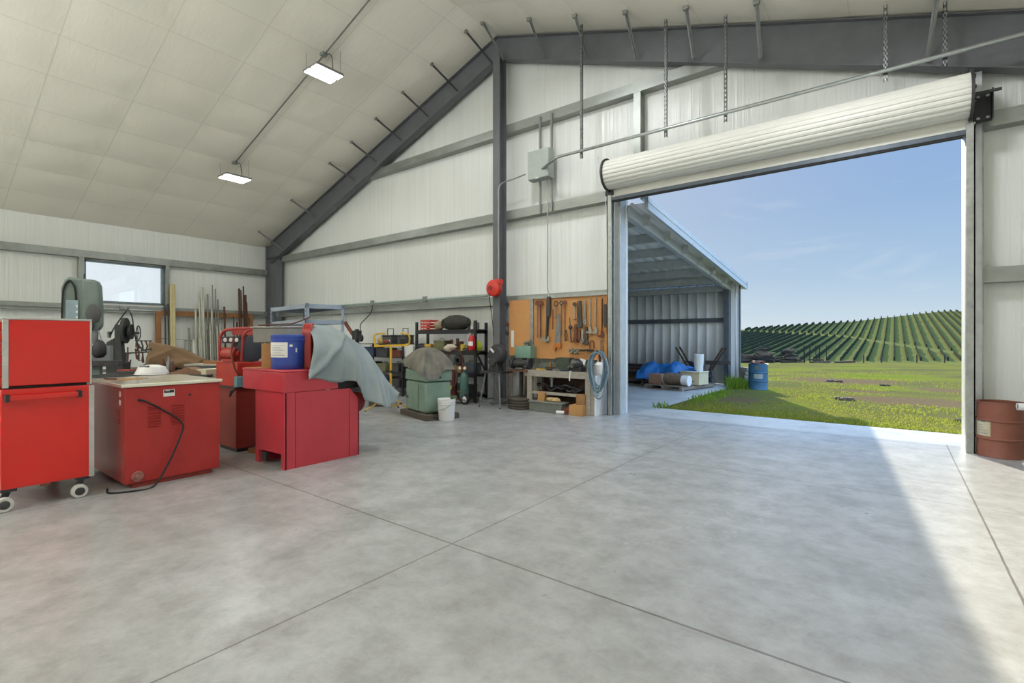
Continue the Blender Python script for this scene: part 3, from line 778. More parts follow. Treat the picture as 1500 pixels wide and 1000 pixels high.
# local: x 0 = right face, y 0..(.6) along the side, drawers face -y
m = MB(); m.box(-1.25, -.02, .19, 0, .585, 1.045); m.build('body', red_gloss, t, bevel=.006)
MB().box(-.03, .56, .185, .006, .6, 1.04).build('corner_trim', alu, t, bevel=.003)
for k in range(4): MB().box(-1.2, -.04, .25+.19*k, -.05, -.02, .25+.19*k+.175).build('drawer', red_gloss, t, bevel=.004)
h = MB().bar((.075, .012, .975), (.075, .478, .975), .03, .045).build('push_handle', red_gloss, t, bevel=.006)
for y in (.01, .48): MB().box(.0, y-.014, .945, .095, y+.014, 1.005).build('bracket', black, h)
MB().box(.0, .22, .172, .008, .29, .19).build('latch', rustred, t)
def castor(p, x, y, r=.062):
    c = MB().box(x-.05, y-.05, .165, x+.05, y+.05, .19).bar((x, y, .17), (x-.02, y-.045, r+.0), .05, .04).build('castor', black, p)
    MB().lathe([(.0, -.022), (r*.55, -.022), (r*.6, -.028), (r*.92, -.028), (r, -.02), (r, .02), (r*.92, .028), (r*.6, .028), (r*.55, .02), (0, .02)], 26, (x+.04, y-.03, r), 'x').build('wheel', mat('grey_white_tyre', '#c7c6c0', .6), c)
    MB().lathe([(0, .031), (r*.5, .031), (r*.62, .027), (.0, .02)], 20, (x+.04, y-.03, r), 'x').build('hub', iron, c)
    return c
castor(t, -.06, .525); castor(t, -.06, .03); castor(t, -1.15, .525); castor(t, -1.15, .03)
t = thing('tool_chest', 'bright red upper tool chest with light metal edges on roller cabinet', 'tool chest', (-6.0, .7, 1.045))
MB().box(-1.22, .0, .028, .0, .575, .6).build('body', red_gloss, t, bevel=.004)
MB().box(-1.2, .03, .0, -.03, .55, .028).build('rubber_mat', blackrub, t)
MB().box(-1.225, -.012, .6, .004, .582, .618).build('lid_edge', alu, t, bevel=.003)
MB().box(-.02, -.012, .012, .006, .026, .6).build('corner_trim', alu, t, bevel=.003)
MB().box(-.01, .568, .012, .006, .582, .6).build('corner_trim', alu, t, bevel=.003)
for k in range(6): 
    d = MB().box(-1.2, -.03, .025+.094*k, -.03, -.0, .025+.094*k+.086).build('drawer', red_gloss, t, bevel=.003)
    MB().box(-1.1, -.042, .08+.094*k, -.1, -.03, .095+.094*k).build('pull', alu, d)

# ================================================================== red cabinet with pale top (vented)
t = thing('vented_cabinet', 'dull red vented metal cabinet with pale top and hanging black cord', 'cabinet', (-5.95, 1.52, 0))
MB().box(-1.16, 0, .05, 0, .863, 1.0).build('body', red_dull, t, bevel=.006)
MB().box(-1.1, .07, 0, -.03, .79, .05).build('plinth', red_brown, t)
topm = mat('stained_white_top', '#d9d7c6', .13, 0, '#c9c4ae', .5, 4)
MB().box(-1.19, -.03, 1.0, .02, .885, 1.034).build('top', topm, t, bevel=.008)
for gx in (.245, .455):
    for k in range(8):
        MB().prism([(0, 0), (.006, .004), (.0, .014)], gx-.055, gx+.055, 'y').build('louvre', red_dull, t, loc=(-.002, 0, .0)) if False else None
        m = MB(); z = .79 - k*.028
        A = [(gx-.055, z), (gx+.055, z)]
        m.cbox((.004, gx, z), (.012, .11, .012), (0, .5, 0)); m.build('louvre', red_dull, t)
pl = MB().box(0, .325, .885, .003, .425, .955).build('rating_plate', paper, t)
MB().box(.003, .33, .922, .0035, .42, .95).build('plate_print', black, pl)
MB().box(.0032, .345, .94, .004, .38, .948).build('plate_mark', paper, pl)
MB().cyl((0, .567, .885), (.008, .567, .885), .012, n=12).build('key_hole', black, t)
m = MB().cyl((0, .105, .115), (.016, .105, .115), .052, n=22); w = m.build('drain_flange', mat('dusty_metal', '#a06a60', .5, .3), t, bevel=.003)
m = MB().cyl((.016, .105, .115), (.05, .105, .115), .026, n=6); m.build('drain_plug', mat('dusty_metal', '#a06a60'), w)
pts = smooth_path([(.0, .12, .872), (.03, .17, .85), (.03, .3, .76), (.04, .42, .665), (.05, .485, .58), (.06, .47, .5), (.07, .39, .3), (.075, .31, .14), (.12, .2, .012), (.13, .05, .008), (.02, -.12, .008), (-.15, -.1, .008)], 7)
MB().tube(pts, .0095, 8).build('power_cord', blackrub, t)
MB().cyl((-.002, .12, .872), (.02, .125, .868), .014, n=10).build('cord_grommet', blackrub, t)
for k, z in enumerate((.93, .845)): MB().cyl((-.14, -.003, z), (-.14, .0, z), .03, n=18).build('socket_plate', white_pl, t)
for k in range(5): MB().cbox((-.22, -.004, .76-k*.03), (.12, .01, .01), (.5, 0, 0)).build('louvre', red_dull, t)
# bits lying on it
one('bent_rod', MB().tube([(-.14, 0, .008), (0, .02, .008), (.05, .06, .008)], .008, 6), rust, 'rusty bent rod lying on left corner of the pale cabinet top', 'rod', (-6.75, 1.58, 1.034))
one('cardboard_sheet', MB().box(-.1, -.16, 0, .12, .14, .004), kraft, 'flat brown card sheet on left edge of pale cabinet top', 'cardboard', (-6.72, 1.75, 1.034), .3)

# ================================================================== red pedestal machine behind
t = thing('pedestal_cabinet', 'narrow rust-red pedestal machine standing between the two red cabinets', 'machine', (-6.75, 2.9, 0))
MB().box(-.6, .0, .05, 0, .42, .84).build('pedestal', red_brown, t, bevel=.006)
MB().box(-.56, .03, 0, -.04, .38, .05).build('foot', iron, t)
MB().box(-.66, .02, .85, -.02, .45, 1.17).build('upper_box', mat('red_box', '#b5301f', .45), t, bevel=.006)
MB().box(-.64, -.03, .835, .02, .46, .852).build('shelf_plate', iron, t)
s = MB().box(-.02, -.02, .855, .07, .09, .99).build('switch_box', mat('blue_grey_switch', '#5f8f99', .5), t, bevel=.008)
MB().tube(smooth_path([(-.05,-.01,1.5), (-.02,-.05,1.3), (.03,-.03,1.1), (.03,.03,1.0)], 6), .012, 7).build('cable', rustred, t)
MB().tube(smooth_path([(.02,.0,.86), (.03,-.06,.8), (-.04,-.06,.74), (-.08,-.03,.8)], 6), .012, 7).build('lower_cable', blackrub, t)
one('electric_motor', MB().cyl((-.16, 0, .11), (.06, 0, .11), .085, n=20).cyl((.06, 0, .11), (.1, 0, .11), .04, n=12).box(-.12, -.07, 0, .04, .07, .04), mat('motor_red', '#a5352b', .45), 'round red motor lying on top of the rust-red pedestal', 'motor', (-7.0, 2.98, 1.17), .4)
m = MB().lathe([(0, -.03), (.1, -.03), (.17, -.02), (.175, .02), (.1, .03), (0, .03)], 28, (0, 0, .175), 'y'); one('grinding_wheel', m, mat('dark_blue_wheel', '#222a3b', .5), 'dark blue-black wheel standing beside the red motor', 'wheel', (-6.84, 3.13, 1.17), .9)
m = MB().box(-.15, -.05, 0, .15, .05, .09)
q = thing('terminal_strip', 'black switch strip with round dials above the red motor', 'switch panel', (-7.1, 3.02, 1.42), .45)
m.build('housing', black, q, bevel=.008)
for i in range(3): MB().cyl((-.09+.09*i, -.055, .045), (-.09+.09*i, -.05, .045), .028, n=14).build('dial', white_pl, q)
q = thing('shelf_support', 'dark equipment rack under the black switch strip', 'rack', (-7.12, 3.14, 1.17), .45)
MB().box(-.16, -.0, 0, .16, .12, .27).build('body', iron, q)
# bent tube hand truck frame standing behind
t = thing('hand_truck', 'red bent-tube hand truck frame upright behind the pedestal machine', 'hand truck', (-6.86, 3.3, 0))
tb = mat('red_tube', '#9d332c', .45)
for P in (((-.26, -.45, 1.19), (-.26, -.45, 1.4), (-.25, -.44, 1.52), (-.19, -.40, 1.595), (-.05, -.28, 1.615), (.11, -.17, 1.62)), ((-.03, -.27, 1.19), (-.02, -.26, 1.4), (-.01, -.255, 1.52), (.05, -.21, 1.595), (.12, -.15, 1.61), (.2, -.09, 1.615))):
    MB().tube(smooth_path(P, 6), .02, 10).build('tube', tb, t)
m = MB(); m.bar((-.12, -.35, 1.575), (.16, -.13, 1.58), .008, .09); m.build('cross_sheet', tb, t)
MB().tube([(.2, -.09, 1.615), (.3, .0, 1.6), (.42, .1, 1.5), (.42, .1, .02)], .02, 8).build('tube', tb, t)
MB().box(.3, .0, 0, .55, .2, .015).build('toe_plate', tb, t)
one('wood_block', MB().box(-.08, -.1, 0, .08, .1, .06), wood_fir, 'small tan wood block on the floor by the pedestal foot', 'wood block', (-6.6, 3.12, 0), .3)
one('sheet_metal', MB().box(-.09, -.015, 0, .09, .015, .84), mat('grey_panel', '#767d80', .5, .2), 'upright grey steel panel standing beside the pedestal machine', 'panel', (-6.75, 3.52, 0), .5)
one('cream_box', MB().box(-.12, -.16, 0, .12, .16, 1.05), mat('cream_box', '#cfc9ae', .7), 'upright cream box behind the pedestal machine', 'box', (-7.75, 3.0, 0), .2)

# ================================================================== large rose-red machine base
t = thing('saw_cabinet', 'large rose-red sheet-metal machine base with overhanging tray top', 'machine', (-5.42, 2.84, 0))
MB().prism([(-.7, .87), (0, .87), (0, 0), (-.09, 0), (-.09, .17), (-.62, .16), (-.62, 0), (-.7, 0)], .012, .03, 'y').build('side_panel', red_rose, t, bevel=.002)
MB().prism([(-.7, 0), (-.7, .87), (-.62, .87), (-.62, 0)], .032, .9, 'y').build('rear_panel', red_rose, t)
MB().box(-.012, .0, 0, .0, .13, .875).build('front_stile', red_rose, t, bevel=.002)
MB().prism([(.135, 0), (.84, 0), (.84, .86), (.135, .865)], -.012, -.002, 'x').build('front_panel', red_rose, t, bevel=.003)
MB().prism([(.846, .0), (.985, 0), (.985, .7), (.94, .76), (.846, .86)], -.02, 0, 'x').build('end_stile', red_rose, t, bevel=.003)
MB().box(-.7, .97, 0, 0, .985, .7).build('end_panel', red_rose, t)
MB().box(-.62, .04, .62, -.02, .95, .66).build('inner_shelf', iron, t)
m = MB(); m.box(-1.0, -.005, .868, .004, .68, 1.1); m.build('tray', red_rose, t, bevel=.008)
MB().box(-1.01, -.012, 1.098, .01, .69, 1.122).build('tray_rim', red_rose, t, bevel=.008)
MB().box(-.6, .69, .84, -.06, 1.12, 1.0).build('cutting_head', iron, t, bevel=.02)
MB().cyl((-.3, 1.0, 1.0), (-.3, 1.0, 1.42), .16, .1, n=18).build('head_column', iron, t)
MB().lathe([(0, -.04), (.1, -.04), (.13, -.02), (.13, .02), (.1, .04), (0, .04)], 22, (-.12, 1.02, .66), 'x').build('hand_wheel', red_brown, t)
MB().cbox((-.52, .04, .08), (.1, .03, .1)).build('foot_bracket', iron, t)
# rounded guard
pts = [(-.13, 0), (-.13, .42)] + [(.13*math.cos(math.radians(a))*1.0, .42+.13*math.sin(math.radians(a))) for a in range(165, 0, -15)] + [(.13, .42), (.13, 0)]
m = MB(); m.prism(pts, -.055, .055, 'y')
one('belt_guard', m, mat('guard_red', '#a32420', .3), 'tall round-topped red guard between the blue pail and grey tarp', 'guard', (-5.70, 3.30, 1.122), -.72, bevel=.012)
# pail, cartons, tub on the tray
t = thing('blue_pail', 'blue plastic pail with a large white label on the red machine', 'pail', (-5.76, 3.07, 1.122))
bl_ = mat('blue_plastic', '#2f4aa0', .35, 0, '#2a4390', .5, 4)
MB().lathe([(0, 0), (.178, 0), (.186, .012), (.188, .06), (.188, .3), (.19, .33), (.196, .335), (.196, .35), (.188, .355), (.192, .375), (.192, .398), (.18, .408), (.16, .4), (0, .4)], 40).build('body', bl_, t, ang=40)
def curved_label(r, a0, a1, z0, z1, name, m_, par, n=14):
    m = MB(); m.grid(n, 2, lambda u, v: (r*math.cos(math.radians(a0+(a1-a0)*u)), r*math.sin(math.radians(a0+(a1-a0)*u)), z0+(z1-z0)*v))
    return m.build(name, m_, par, fix=False, ang=80)
lb = curved_label(.1895, 243, 330, .14, .315, 'label', paper, t)
for k in range(7): curved_label(.1902, 262+(k % 3)*2, 322-(k*7 % 19), .16+k*.019, .165+k*.019, 'label_print', mat('label_ink', '#8a8d90', .7), lb, 8)
curved_label(.1902, 248, 256, .15, .19, 'label_square', mat('label_ink', '#8a8d90'), lb, 4)
curved_label(.1892, -24, -14, .265, .29, 'hazard_mark', paper, t, 4); curved_label(.1892, -4, 2, .2, .25, 'hazard_mark', paper, t, 4)
t = thing('cardboard_box', 'tan cardboard carton beside the blue pail on red machine', 'box', (-6.13, 3.04, 1.122), -.45)
MB().box(-.13, -.1, 0, .11, .14, .30).build('carton', kraft, t, bevel=.003)
MB().box(-.135, -.102, .0, -.08, -.1, .3).build('torn_flap', kraft, t)
one('cardboard_sheet', MB().prism([(-.2, -.1), (-.02, -.14), (.12, -.12), (.2, .02), (-.1, .12)], 0, .005, 'z'), kraft, 'torn flat cardboard on the corner of the red machine tray', 'cardboard', (-6.21, 2.98, 1.1225), .1)
t = thing('plastic_tub', 'long grey plastic tub resting on carton behind the blue pail', 'tub', (-6.14, 3.2, 1.43), .55)
m = MB(); m.prism([(-.15, 0), (-.17, .19), (.17, .19), (.15, 0)], -.30, .48, 'x')
m.build('tub', mat('grey_plastic', '#868883', .5, 0, '#757772'), t, bevel=.01)
MB().box(-.32, -.19, .185, .50, .19, .2).build('rim', mat('pale_rim', '#a5a69d', .5), t, bevel=.006)
one('metal_rods', MB().tube([(-.35, 0, .02), (.1, .02, .04), (.3, .1, .13)], .009, 6), rust, 'thin bent rod lying across the grey plastic tub', 'rod', (-6.1, 3.2, 1.63), .55)
one('carton', MB().box(-.16, -.15, 0, .16, .15, .3), kraft, 'plain carton under right end of the grey plastic tub', 'box', (-5.98, 3.42, 1.122), .4)

# grey tarp over the machine head
tarp_m = mat('grey_blue_tarp', '#8d9798', .7, 0, '#7d8889', .5, 3, bump=.05, bscale=300)
st = [((-5.74, 3.29, 1.665), (-5.365, 3.07, .99)), ((-5.74, 3.42, 1.665), (-5.36, 3.36, .985)), ((-5.74, 3.59, 1.66), (-5.36, 3.58, .955)), ((-5.72, 3.72, 1.59), (-5.34, 3.74, .92)),
      ((-5.70, 3.88, 1.50), (-5.28, 3.85, .72)), ((-5.68, 4.03, 1.42), (-5.24, 3.97, .63)), ((-5.66, 4.13, 1.31), (-5.24, 4.1, .60)), ((-5.62, 4.24, 1.13), (-5.28, 4.24, .585)), ((-5.56, 4.35, .92), (-5.32, 4.36, .585)), ((-5.46, 4.45, .74), (-5.40, 4.45, .70))]
def tarp(u, v):
    s = u*(len(st)-1); i = min(int(s), len(st)-2); f = s-i; f = f*f*(3-2*f)*.5 + f*.5
    R = Vector(st[i][0]).lerp(Vector(st[i+1][0]), f); H = Vector(st[i][1]).lerp(Vector(st[i+1][1]), f)
    B = Vector((R.x*2-H.x, H.y+.03, H.z+.12))
    if v < .66: k = 1-v/.66; E = H
    else: k = (v-.66)/.34; E = B
    p = R.lerp(E, k); 
    bul = math.sin(PI*min(k, 1))*(.17 if u < .3 else .17-.1*min(1, (u-.3)/.25))
    sg = 1 if v < .66 else -1
    tri = lambda q: 1-2*abs(math.sin(q))**.7
    fold = .045*tri(u*8.5+.5*k) * k**.8 + .022*tri(u*17+2+k)*k + .02*noise.noise(Vector((u*5, v*4, 0)))
    if sg > 0: fold += .05*math.exp(-((k-(1-u/.36))/.07)**2) + .05*math.exp(-((u-.62)/.025)**2)*k
    p += Vector((sg*(bul*.9 + fold), 0, bul*.35 + .012*noise.noise(Vector((u*9, v*6, 5)))))
    if v < .66 and k > .9: p.z += .025*math.sin(u*23+1)*(k-.9)*10
    return p
m = MB(); m.grid(110, 46, tarp)
one('tarp', m, tarp_m, 'grey-blue tarp draped over machine head beside the blue pail', 'tarp', fix=False, ang=180, thick=.004)

# ================================================================== blue-grey steel shelf unit
t = thing('shelf_unit', 'empty blue-grey slotted steel shelving unit against the far left', 'shelf', (-6.5, 3.72, 0), math.radians(-8))
sm = mat('blue_grey_shelf', '#9aa6b5', .45, .25, '#8a97a7', .4, 5)
for x, y in ((0, 0), (-1.42, 0), (0, .56), (-1.42, .56)):
    m = MB(); sx_ = 1 if x == 0 else -1; sy_ = -1 if y == 0 else 1
    n = 26
    m.box(x-.045 if x == 0 else x, y if y == 0 else y-.003, 0, x if x == 0 else x+.045, y+.003 if y == 0 else y, 1.98)
    m.box(x-.003 if x == 0 else x, y if y == 0 else y-.045, 0, x if x == 0 else x+.003, y+.045 if y == 0 else y, 1.98)
    p_ = m.build('post', sm, t)
    m = MB()
    for k in range(30):
        z = .06 + k*.064
        m.box(x-.03 if x == 0 else x+.015, y-.0012 if y == 0 else y-.004, z, x-.015 if x == 0 else x+.03, y+.001 if y == 0 else y+.0012, z+.03)
    m.build('slots', black, p_)
for z in (1.94, 1.72, 1.1, .3):
    m = MB(); m.box(-1.42, -.0, z-.03, 0, .012, z+.03); m.box(-1.42, .548, z-.03, 0, .56, z+.03); m.box(-1.42, 0, z-.03, -1.408, .56, z+.03); m.box(-.012, 0, z-.03, 0, .56, z+.03)
    m.build('beam', sm, t)
for z in (1.955, 1.1, .31): MB().box(-1.41, .01, z, -.01, .55, z+.012).build('shelf_board', mat('shelf_board', '#7f858a', .6), t)

# ================================================================== yellow tripod work-light stand
t = thing('light_stand', 'yellow tripod work-light stand with crossbar behind the grey tarp', 'light stand', (-8.2, 6.55, 0))
px_, py_ = .79, .61
def ax(a, z, b=0): return (a*px_ - b*py_, a*py_ + b*px_, z)
MB().cyl((0, 0, .06), (0, 0, 1.33), .024, n=14).build('pole', yellow, t)
MB().cyl((0, 0, .78), (0, 0, .83), .034, n=12).build('collar', black, t)
MB().cyl((0, 0, .27), (0, 0, .33), .045, n=12).build('hub', black, t)
for a, b in ((-.5, -.1), (.42, -.16), (.05, .45)):
    e = ax(a, .02, b); s = ax(a*.08, .3, b*.08)
    q = MB().tube([s, e], .014, 8).build('leg', yellow, t)
    MB().tube([(0, 0, .1), tuple((Vector(s)*.45+Vector(e)*.55))], .009, 6).build('brace', yellow, q)
    MB().cbox(tuple(Vector(s)*.5+Vector(e)*.5), (.04, .04, .03)).build('joint', black, q)
    MB().cyl(tuple(Vector(e)), tuple(Vector(e)-Vector((0, 0, .02))), .018, n=8).build('foot', blackrub, q)
MB().bar(ax(-.34, 1.33), ax(.36, 1.35), .04, .04).build('crossbar', yellow, t)
MB().tube([ax(-.30, 1.35), ax(-.33, 1.36), ax(-.34, 1.42), ax(-.34, 1.55), ax(-.28, 1.58), ax(-.12, 1.59)], .018, 8).build('hook', yellow, t)
MB().tube([ax(.30, 1.36), ax(.38, 1.38), ax(.39, 1.5), ax(.36, 1.57), ax(.24, 1.6), ax(.2, 1.58)], .018, 8).build('hook', yellow, t)
one('work_lamp', MB().cbox((0, 0, .05), (.1, .05, .1)), black, 'small dark lamp head on right end of the yellow stand crossbar', 'lamp', (-8.2+.24*.79, 6.55+.24*.61, 1.375), .65)
one('red_clamp_lamp', MB().ell((0, 0, .05), .07, .05, .05, 10, 6), rustred, 'small reddish lamp on middle of the yellow stand crossbar', 'lamp', (-8.2-.09*.79, 6.55-.09*.61, 1.365), .65)

# ================================================================== green machine on a pallet, covered
t = thing('green_machine', 'green steel machine cabinet standing on dark wooden skids', 'machine', (-6.64, 6.10, .1), math.radians(-16.3))
gp = mat('pale_green_enamel', '#83998a', .45, 0, '#6f8676', .5, 4, bump=.03)
MB().box(-1.0, .05, .0, -.17, .6, .58).build('cabinet', gp, t, bevel=.045)
MB().box(-1.01, .04, .59, -.16, .61, .8).build('upper_case', gp, t, bevel=.02)
MB().box(-.96, .041, .04, -.42, .046, .55).build('door', gp, t, bevel=.008)
MB().cyl((-.9, .035, .26), (-.9, .046, .26), .03, n=12).build('door_latch', iron, t)
MB().cyl((-.165, .36, .66), (-.15, .36, .66), .018, n=10).build('knob', black, t)
MB().box(-.95, .1, .8, -.25, .5, .98).build('saw_table', iron, t)
MB().cyl((-.6, .3, .98), (-.6, .3, 1.14), .07, n=14).build('spindle', iron, t)
q = thing('skid_pallet', 'dark wooden skid base under the green machine', 'pallet', (-6.64, 6.10, 0), math.radians(-16.3))
wd_ = mat('dark_skid_wood', '#5c5146', .85, 0, '#463d35', .5, 6, stretch=(2, 8, 8))
MB().box(-1.12, -.02, 0, .02, .12, .1).build('runner', wd_, q, bevel=.004)
MB().box(-1.12, .5, 0, .02, .66, .1).build('runner', wd_, q, bevel=.004)
MB().box(-1.1, .12, .06, -1.0, .5, .1).build('crosspiece', wd_, q); MB().box(-.1, .12, .06, 0, .5, .1).build('crosspiece', wd_, q)
cov = mat('olive_black_cover', '#7a7668', .6, 0, '#45433d', .5, 3, bump=.15, bscale=30)
def cover(u, v):
    a = 2*PI*u; c, s = math.cos(a), math.sin(a)
    sq = 1/max(abs(c), abs(s))**.85
    aw = (a+math.radians(22)+PI) % (2*PI) - PI
    hem = .88 - .22*math.exp(-(aw/.85)**2) + .03*math.sin(5*a+.6)
    k = v
    top = Vector((-.56, .3, 1.215)); r = (.03 + .475*k**.62)*sq; ry = r*.74
    fold = 1 + .07*k*(1-2*abs(math.sin(3.5*a+.6*k))**.7) + .03*k*math.sin(13*a+1)+.05*noise.noise(Vector((c*2, s*2, v*3)))
    z = 1.215 - (1.215-hem)*(k**1.25)
    return Vector((top.x + r*c*fold, top.y + ry*s*fold, z))
m = MB(); m.grid(96, 26, cover, close_u=True)
m.ell((-.56, .3, 1.2), .055, .05, .03, 10, 6)
one('machine_cover', m, cov, 'dark olive cloth hood draped over the green machine', 'cover', (-6.64, 6.10, .1), math.radians(-16.3), ang=180, fix=False)
def bucket(lab, loc, s=1, group=None, m_=white_pl, name='bucket', handle=True):
    t = thing(name, lab, 'bucket', loc, 0, group)
    P = [(0, .004), (.132, 0), (.134, .006), (.147, .27), (.156, .275), (.157, .285), (.149, .288), (.150, .318), (.158, .32), (.158, .33), (.151, .333), (.153, .362), (.156, .366), (.15, .37), (.145, .36), (.13, .03), (0, .02)]
    MB().lathe([(a*s, b*s) for a, b in P], 36).build('pail', m_, t, ang=30)
    if handle:
        MB().tube(smooth_path([(-.155*s, -.02, .3*s), (-.14*s, -.09*s, .23*s), (-.02, -.165*s, .19*s), (.12*s, -.12*s, .23*s), (.155*s, -.02, .3*s)], 6), .004, 6).build('handle', galv, t)
    return t
bucket('white plastic bucket on the floor beside the green machine', (-6.46, 6.42, 0), 1.06)
one('rag', MB().ell((0, 0, .03), .08, .06, .04, 10, 6, .2, 2), mat('dark_green_rag', '#4c5a4a', .9), 'dark green rag hanging over rim of the white bucket', 'rag', (-6.40, 6.56, .37))
# ================================================================== dark shelf with welders behind the tripod
t = thing('tool_rack', 'low dark steel rack crowded with equipment behind the yellow tripod', 'rack', (-11.1, 8.55, 0))
for x in (-.7, 1.15):
    for y in (-.22, .25): MB().box(x-.02, y-.02, 0, x+.02, y+.02, 1.36).build('post', black, t)
for z in (1.35, 1.0, .62, .25): MB().box(-.72, -.24, z-.02, 1.17, .27, z).build('shelf', black, t)
def charger(lab, loc, rz=0):
    t = thing('battery_charger', lab, 'battery charger', loc, rz)
    MB().box(-.19, -.13, 0, .19, .13, .2).build('case', mat('charger_grey', '#4d4f51', .5), t, bevel=.01)
    MB().box(-.2, -.14, .19, .2, .14, .23).build('top', iron, t, bevel=.008)
    MB().tube([(-.12, 0, .22), (-.12, 0, .4), (.12, 0, .4), (.12, 0, .22)], .012, 6).build('handle', iron, t)
    MB().box(-.02, -.134, .03, .14, -.13, .1).build('label', paper, t)
charger('dark battery charger with carrying handle, left of the pair', (-10.72, 8.55, 1.35)); charger('dark battery charger with carrying handle, right of the pair', (-10.17, 8.6, 1.35), -.1)
one('yellow_helmet', MB().ell((0, 0, .06), .16, .13, .13, 14, 8, .05), mat('tan_leather', '#b49a55', .7), 'tan rounded hood lying left of the battery chargers', 'hood', (-11.0, 8.5, 1.36))
def junk_box(name, lab, cat, loc, size, m_, rz=0, lid=True, group=None):
    t = thing(name, lab, cat, loc, rz, group)
    MB().box(-size[0]/2, -size[1]/2, 0, size[0]/2, size[1]/2, size[2]*.8).build('case', m_, t, bevel=.006)
    MB().box(-size[0]/2-.005, -size[1]/2-.005, size[2]*.8, size[0]/2+.005, size[1]/2+.005, size[2]).build('lid', m_, t, bevel=.006)
    MB().tube([(-size[0]*.2, 0, size[2]), (-size[0]*.18, 0, size[2]+.04), (size[0]*.18, 0, size[2]+.04), (size[0]*.2, 0, size[2])], .008, 6).build('handle', black, t)
    return t
blue_d = mat('dark_blue_case', '#2e3a55', .5); charc = mat('charcoal_case', '#3a3b3d', .55); olive = mat('olive_case', '#6b6a4a', .7)
junk_box('equipment_case', 'dark blue case on upper shelf of the rack behind tripod', 'case', (-11.35, 8.45, 1.0), (.5, .34, .26), blue_d)
junk_box('equipment_case', 'charcoal case in middle of the upper rack shelf behind tripod', 'case', (-10.75, 8.45, 1.0), (.45, .34, .24), charc)
junk_box('equipment_case', 'red metal case at right end of the rack behind tripod', 'case', (-10.2, 8.45, 1.0), (.4, .32, .18), rustred)
for i, (x, z, s, m_, l) in enumerate(((-11.4, .62, (.5, .34, .24), charc, 'wide charcoal case at left on the middle rack shelf'), (-10.8, .62, (.42, .34, .2), olive, 'olive case in centre of the middle rack shelf'), (-10.25, .62, (.36, .34, .22), iron, 'iron grey case at right on the middle rack shelf'),
        (-11.35, .25, (.5, .36, .26), black, 'black case at left on the lowest rack shelf'), (-10.75, .25, (.45, .36, .22), blue_d, 'dark blue case in centre of the lowest rack shelf'), (-10.25, .25, (.36, .34, .2), charc, 'charcoal case at right on the lowest rack shelf'))):
    junk_box('equipment_case', l, 'case', (x, 8.45, z), s, m_)
one('paper_bag', MB().cbox((0, 0, .16), (.3, .2, .32), (0, .08, 0)), paper, 'white paper sack leaning at right end of the rack', 'bag', (-9.86, 8.5, 1.0), .2)
# tall gear left of the rack, over the tarp's shoulder
t = thing('pipe_bender', 'tall rusty bench tool poking up behind the grey tarp', 'tool', (-12.0, 8.4, 0))
MB().box(-.3, -.2, 0, .4, .25, 1.2).build('base_cabinet', charc, t); MB().cyl((0, 0, 1.2), (0, 0, 1.75), .06, n=12).build('column', iron, t)
MB().tube([(-.55, 0, 1.95), (-.5, -.02, 1.9), (-.2, 0, 1.6), (.0, 0, 1.55)], .05, 8).build('lever', rustred, t)
MB().cbox((.06, -.05, 1.58), (.22, .16, .26)).build('head', iron, t)
MB().lathe([(0, -.03), (.1, -.03), (.1, .03), (0, .03)], 18, (.3, -.1, 1.5), 'y').build('pulley', black, t)
one('gear_box', MB().box(-.2, -.15, 0, .2, .15, .3).cyl((.05, -.16, .18), (.05, -.2, .18), .08, n=14), charc, 'dark gearbox on the floor behind the grey tarp hem', 'gearbox', (-9.0, 6.9, 0), .4)

# ================================================================== black shelving with mixed goods
t = thing('black_shelving', 'black steel shelving stacked with mixed tools left of the post', 'shelf', (-9.64, 8.52, 0))
W2 = 2.0
for x in (0, W2):
    for y in (0, .38): MB().box(x-.035, y-.02, 0, x+.035, y+.02, 1.9 if y == 0 else 1.86).build('post', black, t)
SH = (1.70, 1.2, .68, .2)
for z in SH:
    q = MB().box(-.03, .0, z-.02, W2+.03, .38, z).build('shelf', iron, t)
    MB().box(-.035, -.022, z-.10, W2+.035, -.0, z-.005).build('front_beam', black, q)
    MB().box(-.035, .36, z-.10, W2+.035, .38, z-.02).build('rear_beam', black, q)
MB().bar((W2, .02, 1.18), (W2, .36, .72), .03, .03).build('side_brace', black, t)
sy = 8.62
t = thing('plastic_crate', 'red plastic crate on top of the black shelving', 'crate', (-9.27, sy, 1.70))
m = MB(); m.box(-.16, -.14, 0, .16, .14, .02)
for z in (.05, .12, .2): m.box(-.17, -.15, z, .17, -.14, z+.05); m.box(-.17, .14, z, .17, .15, z+.05); m.box(-.17, -.15, z, -.16, .15, z+.05); m.box(.16, -.15, z, .17, .15, z+.05)
for x in (-.165, -.06, .06, .155): m.box(x-.01, -.149, 0, x+.01, -.138, .25)
m.build('basket', mat('red_crate', '#c8463c', .5), t)
one('burlap_sack', MB().ell((0, 0, .1), .13, .12, .12, 14, 9, .1, 3), mat('pale_sack', '#a8937a', .9), 'crumpled tan bag beside the red crate', 'bag', (-8.93, sy, 1.70))
m = MB(); m.ell((0, 0, .17), .46, .2, .19, 26, 14, .06, 9)
q = one('duffel_bag', m, mat('black_duffel', '#35352f', .75, 0, '#28281f', .5, 6, bump=.2, bscale=14), 'big dark duffel bag lying on top of the black shelving', 'bag', (-8.35, sy, 1.69), ang=180)
for k in range(4): MB().tube(smooth_path([(-.32+.13*k, -.185, .1), (-.26+.13*k, -.15, .24), (-.16+.11*k, -.05, .335)], 5), .011, 6).build('strap', blackrub, q)
cans = [('copper_fitting', -7.86, .05, 'small copper fittings can'), ('brass_fitting', -7.78, .04, 'pale little can')]
def can(lab, loc, r, h, m_, cat='can', name='can', group=None):
    return one(name, MB().lathe([(0, 0), (r, 0), (r, h*.92), (r*.9, h*.95), (r*.9, h), (0, h)], 18), m_, lab, cat, loc, 0, group)
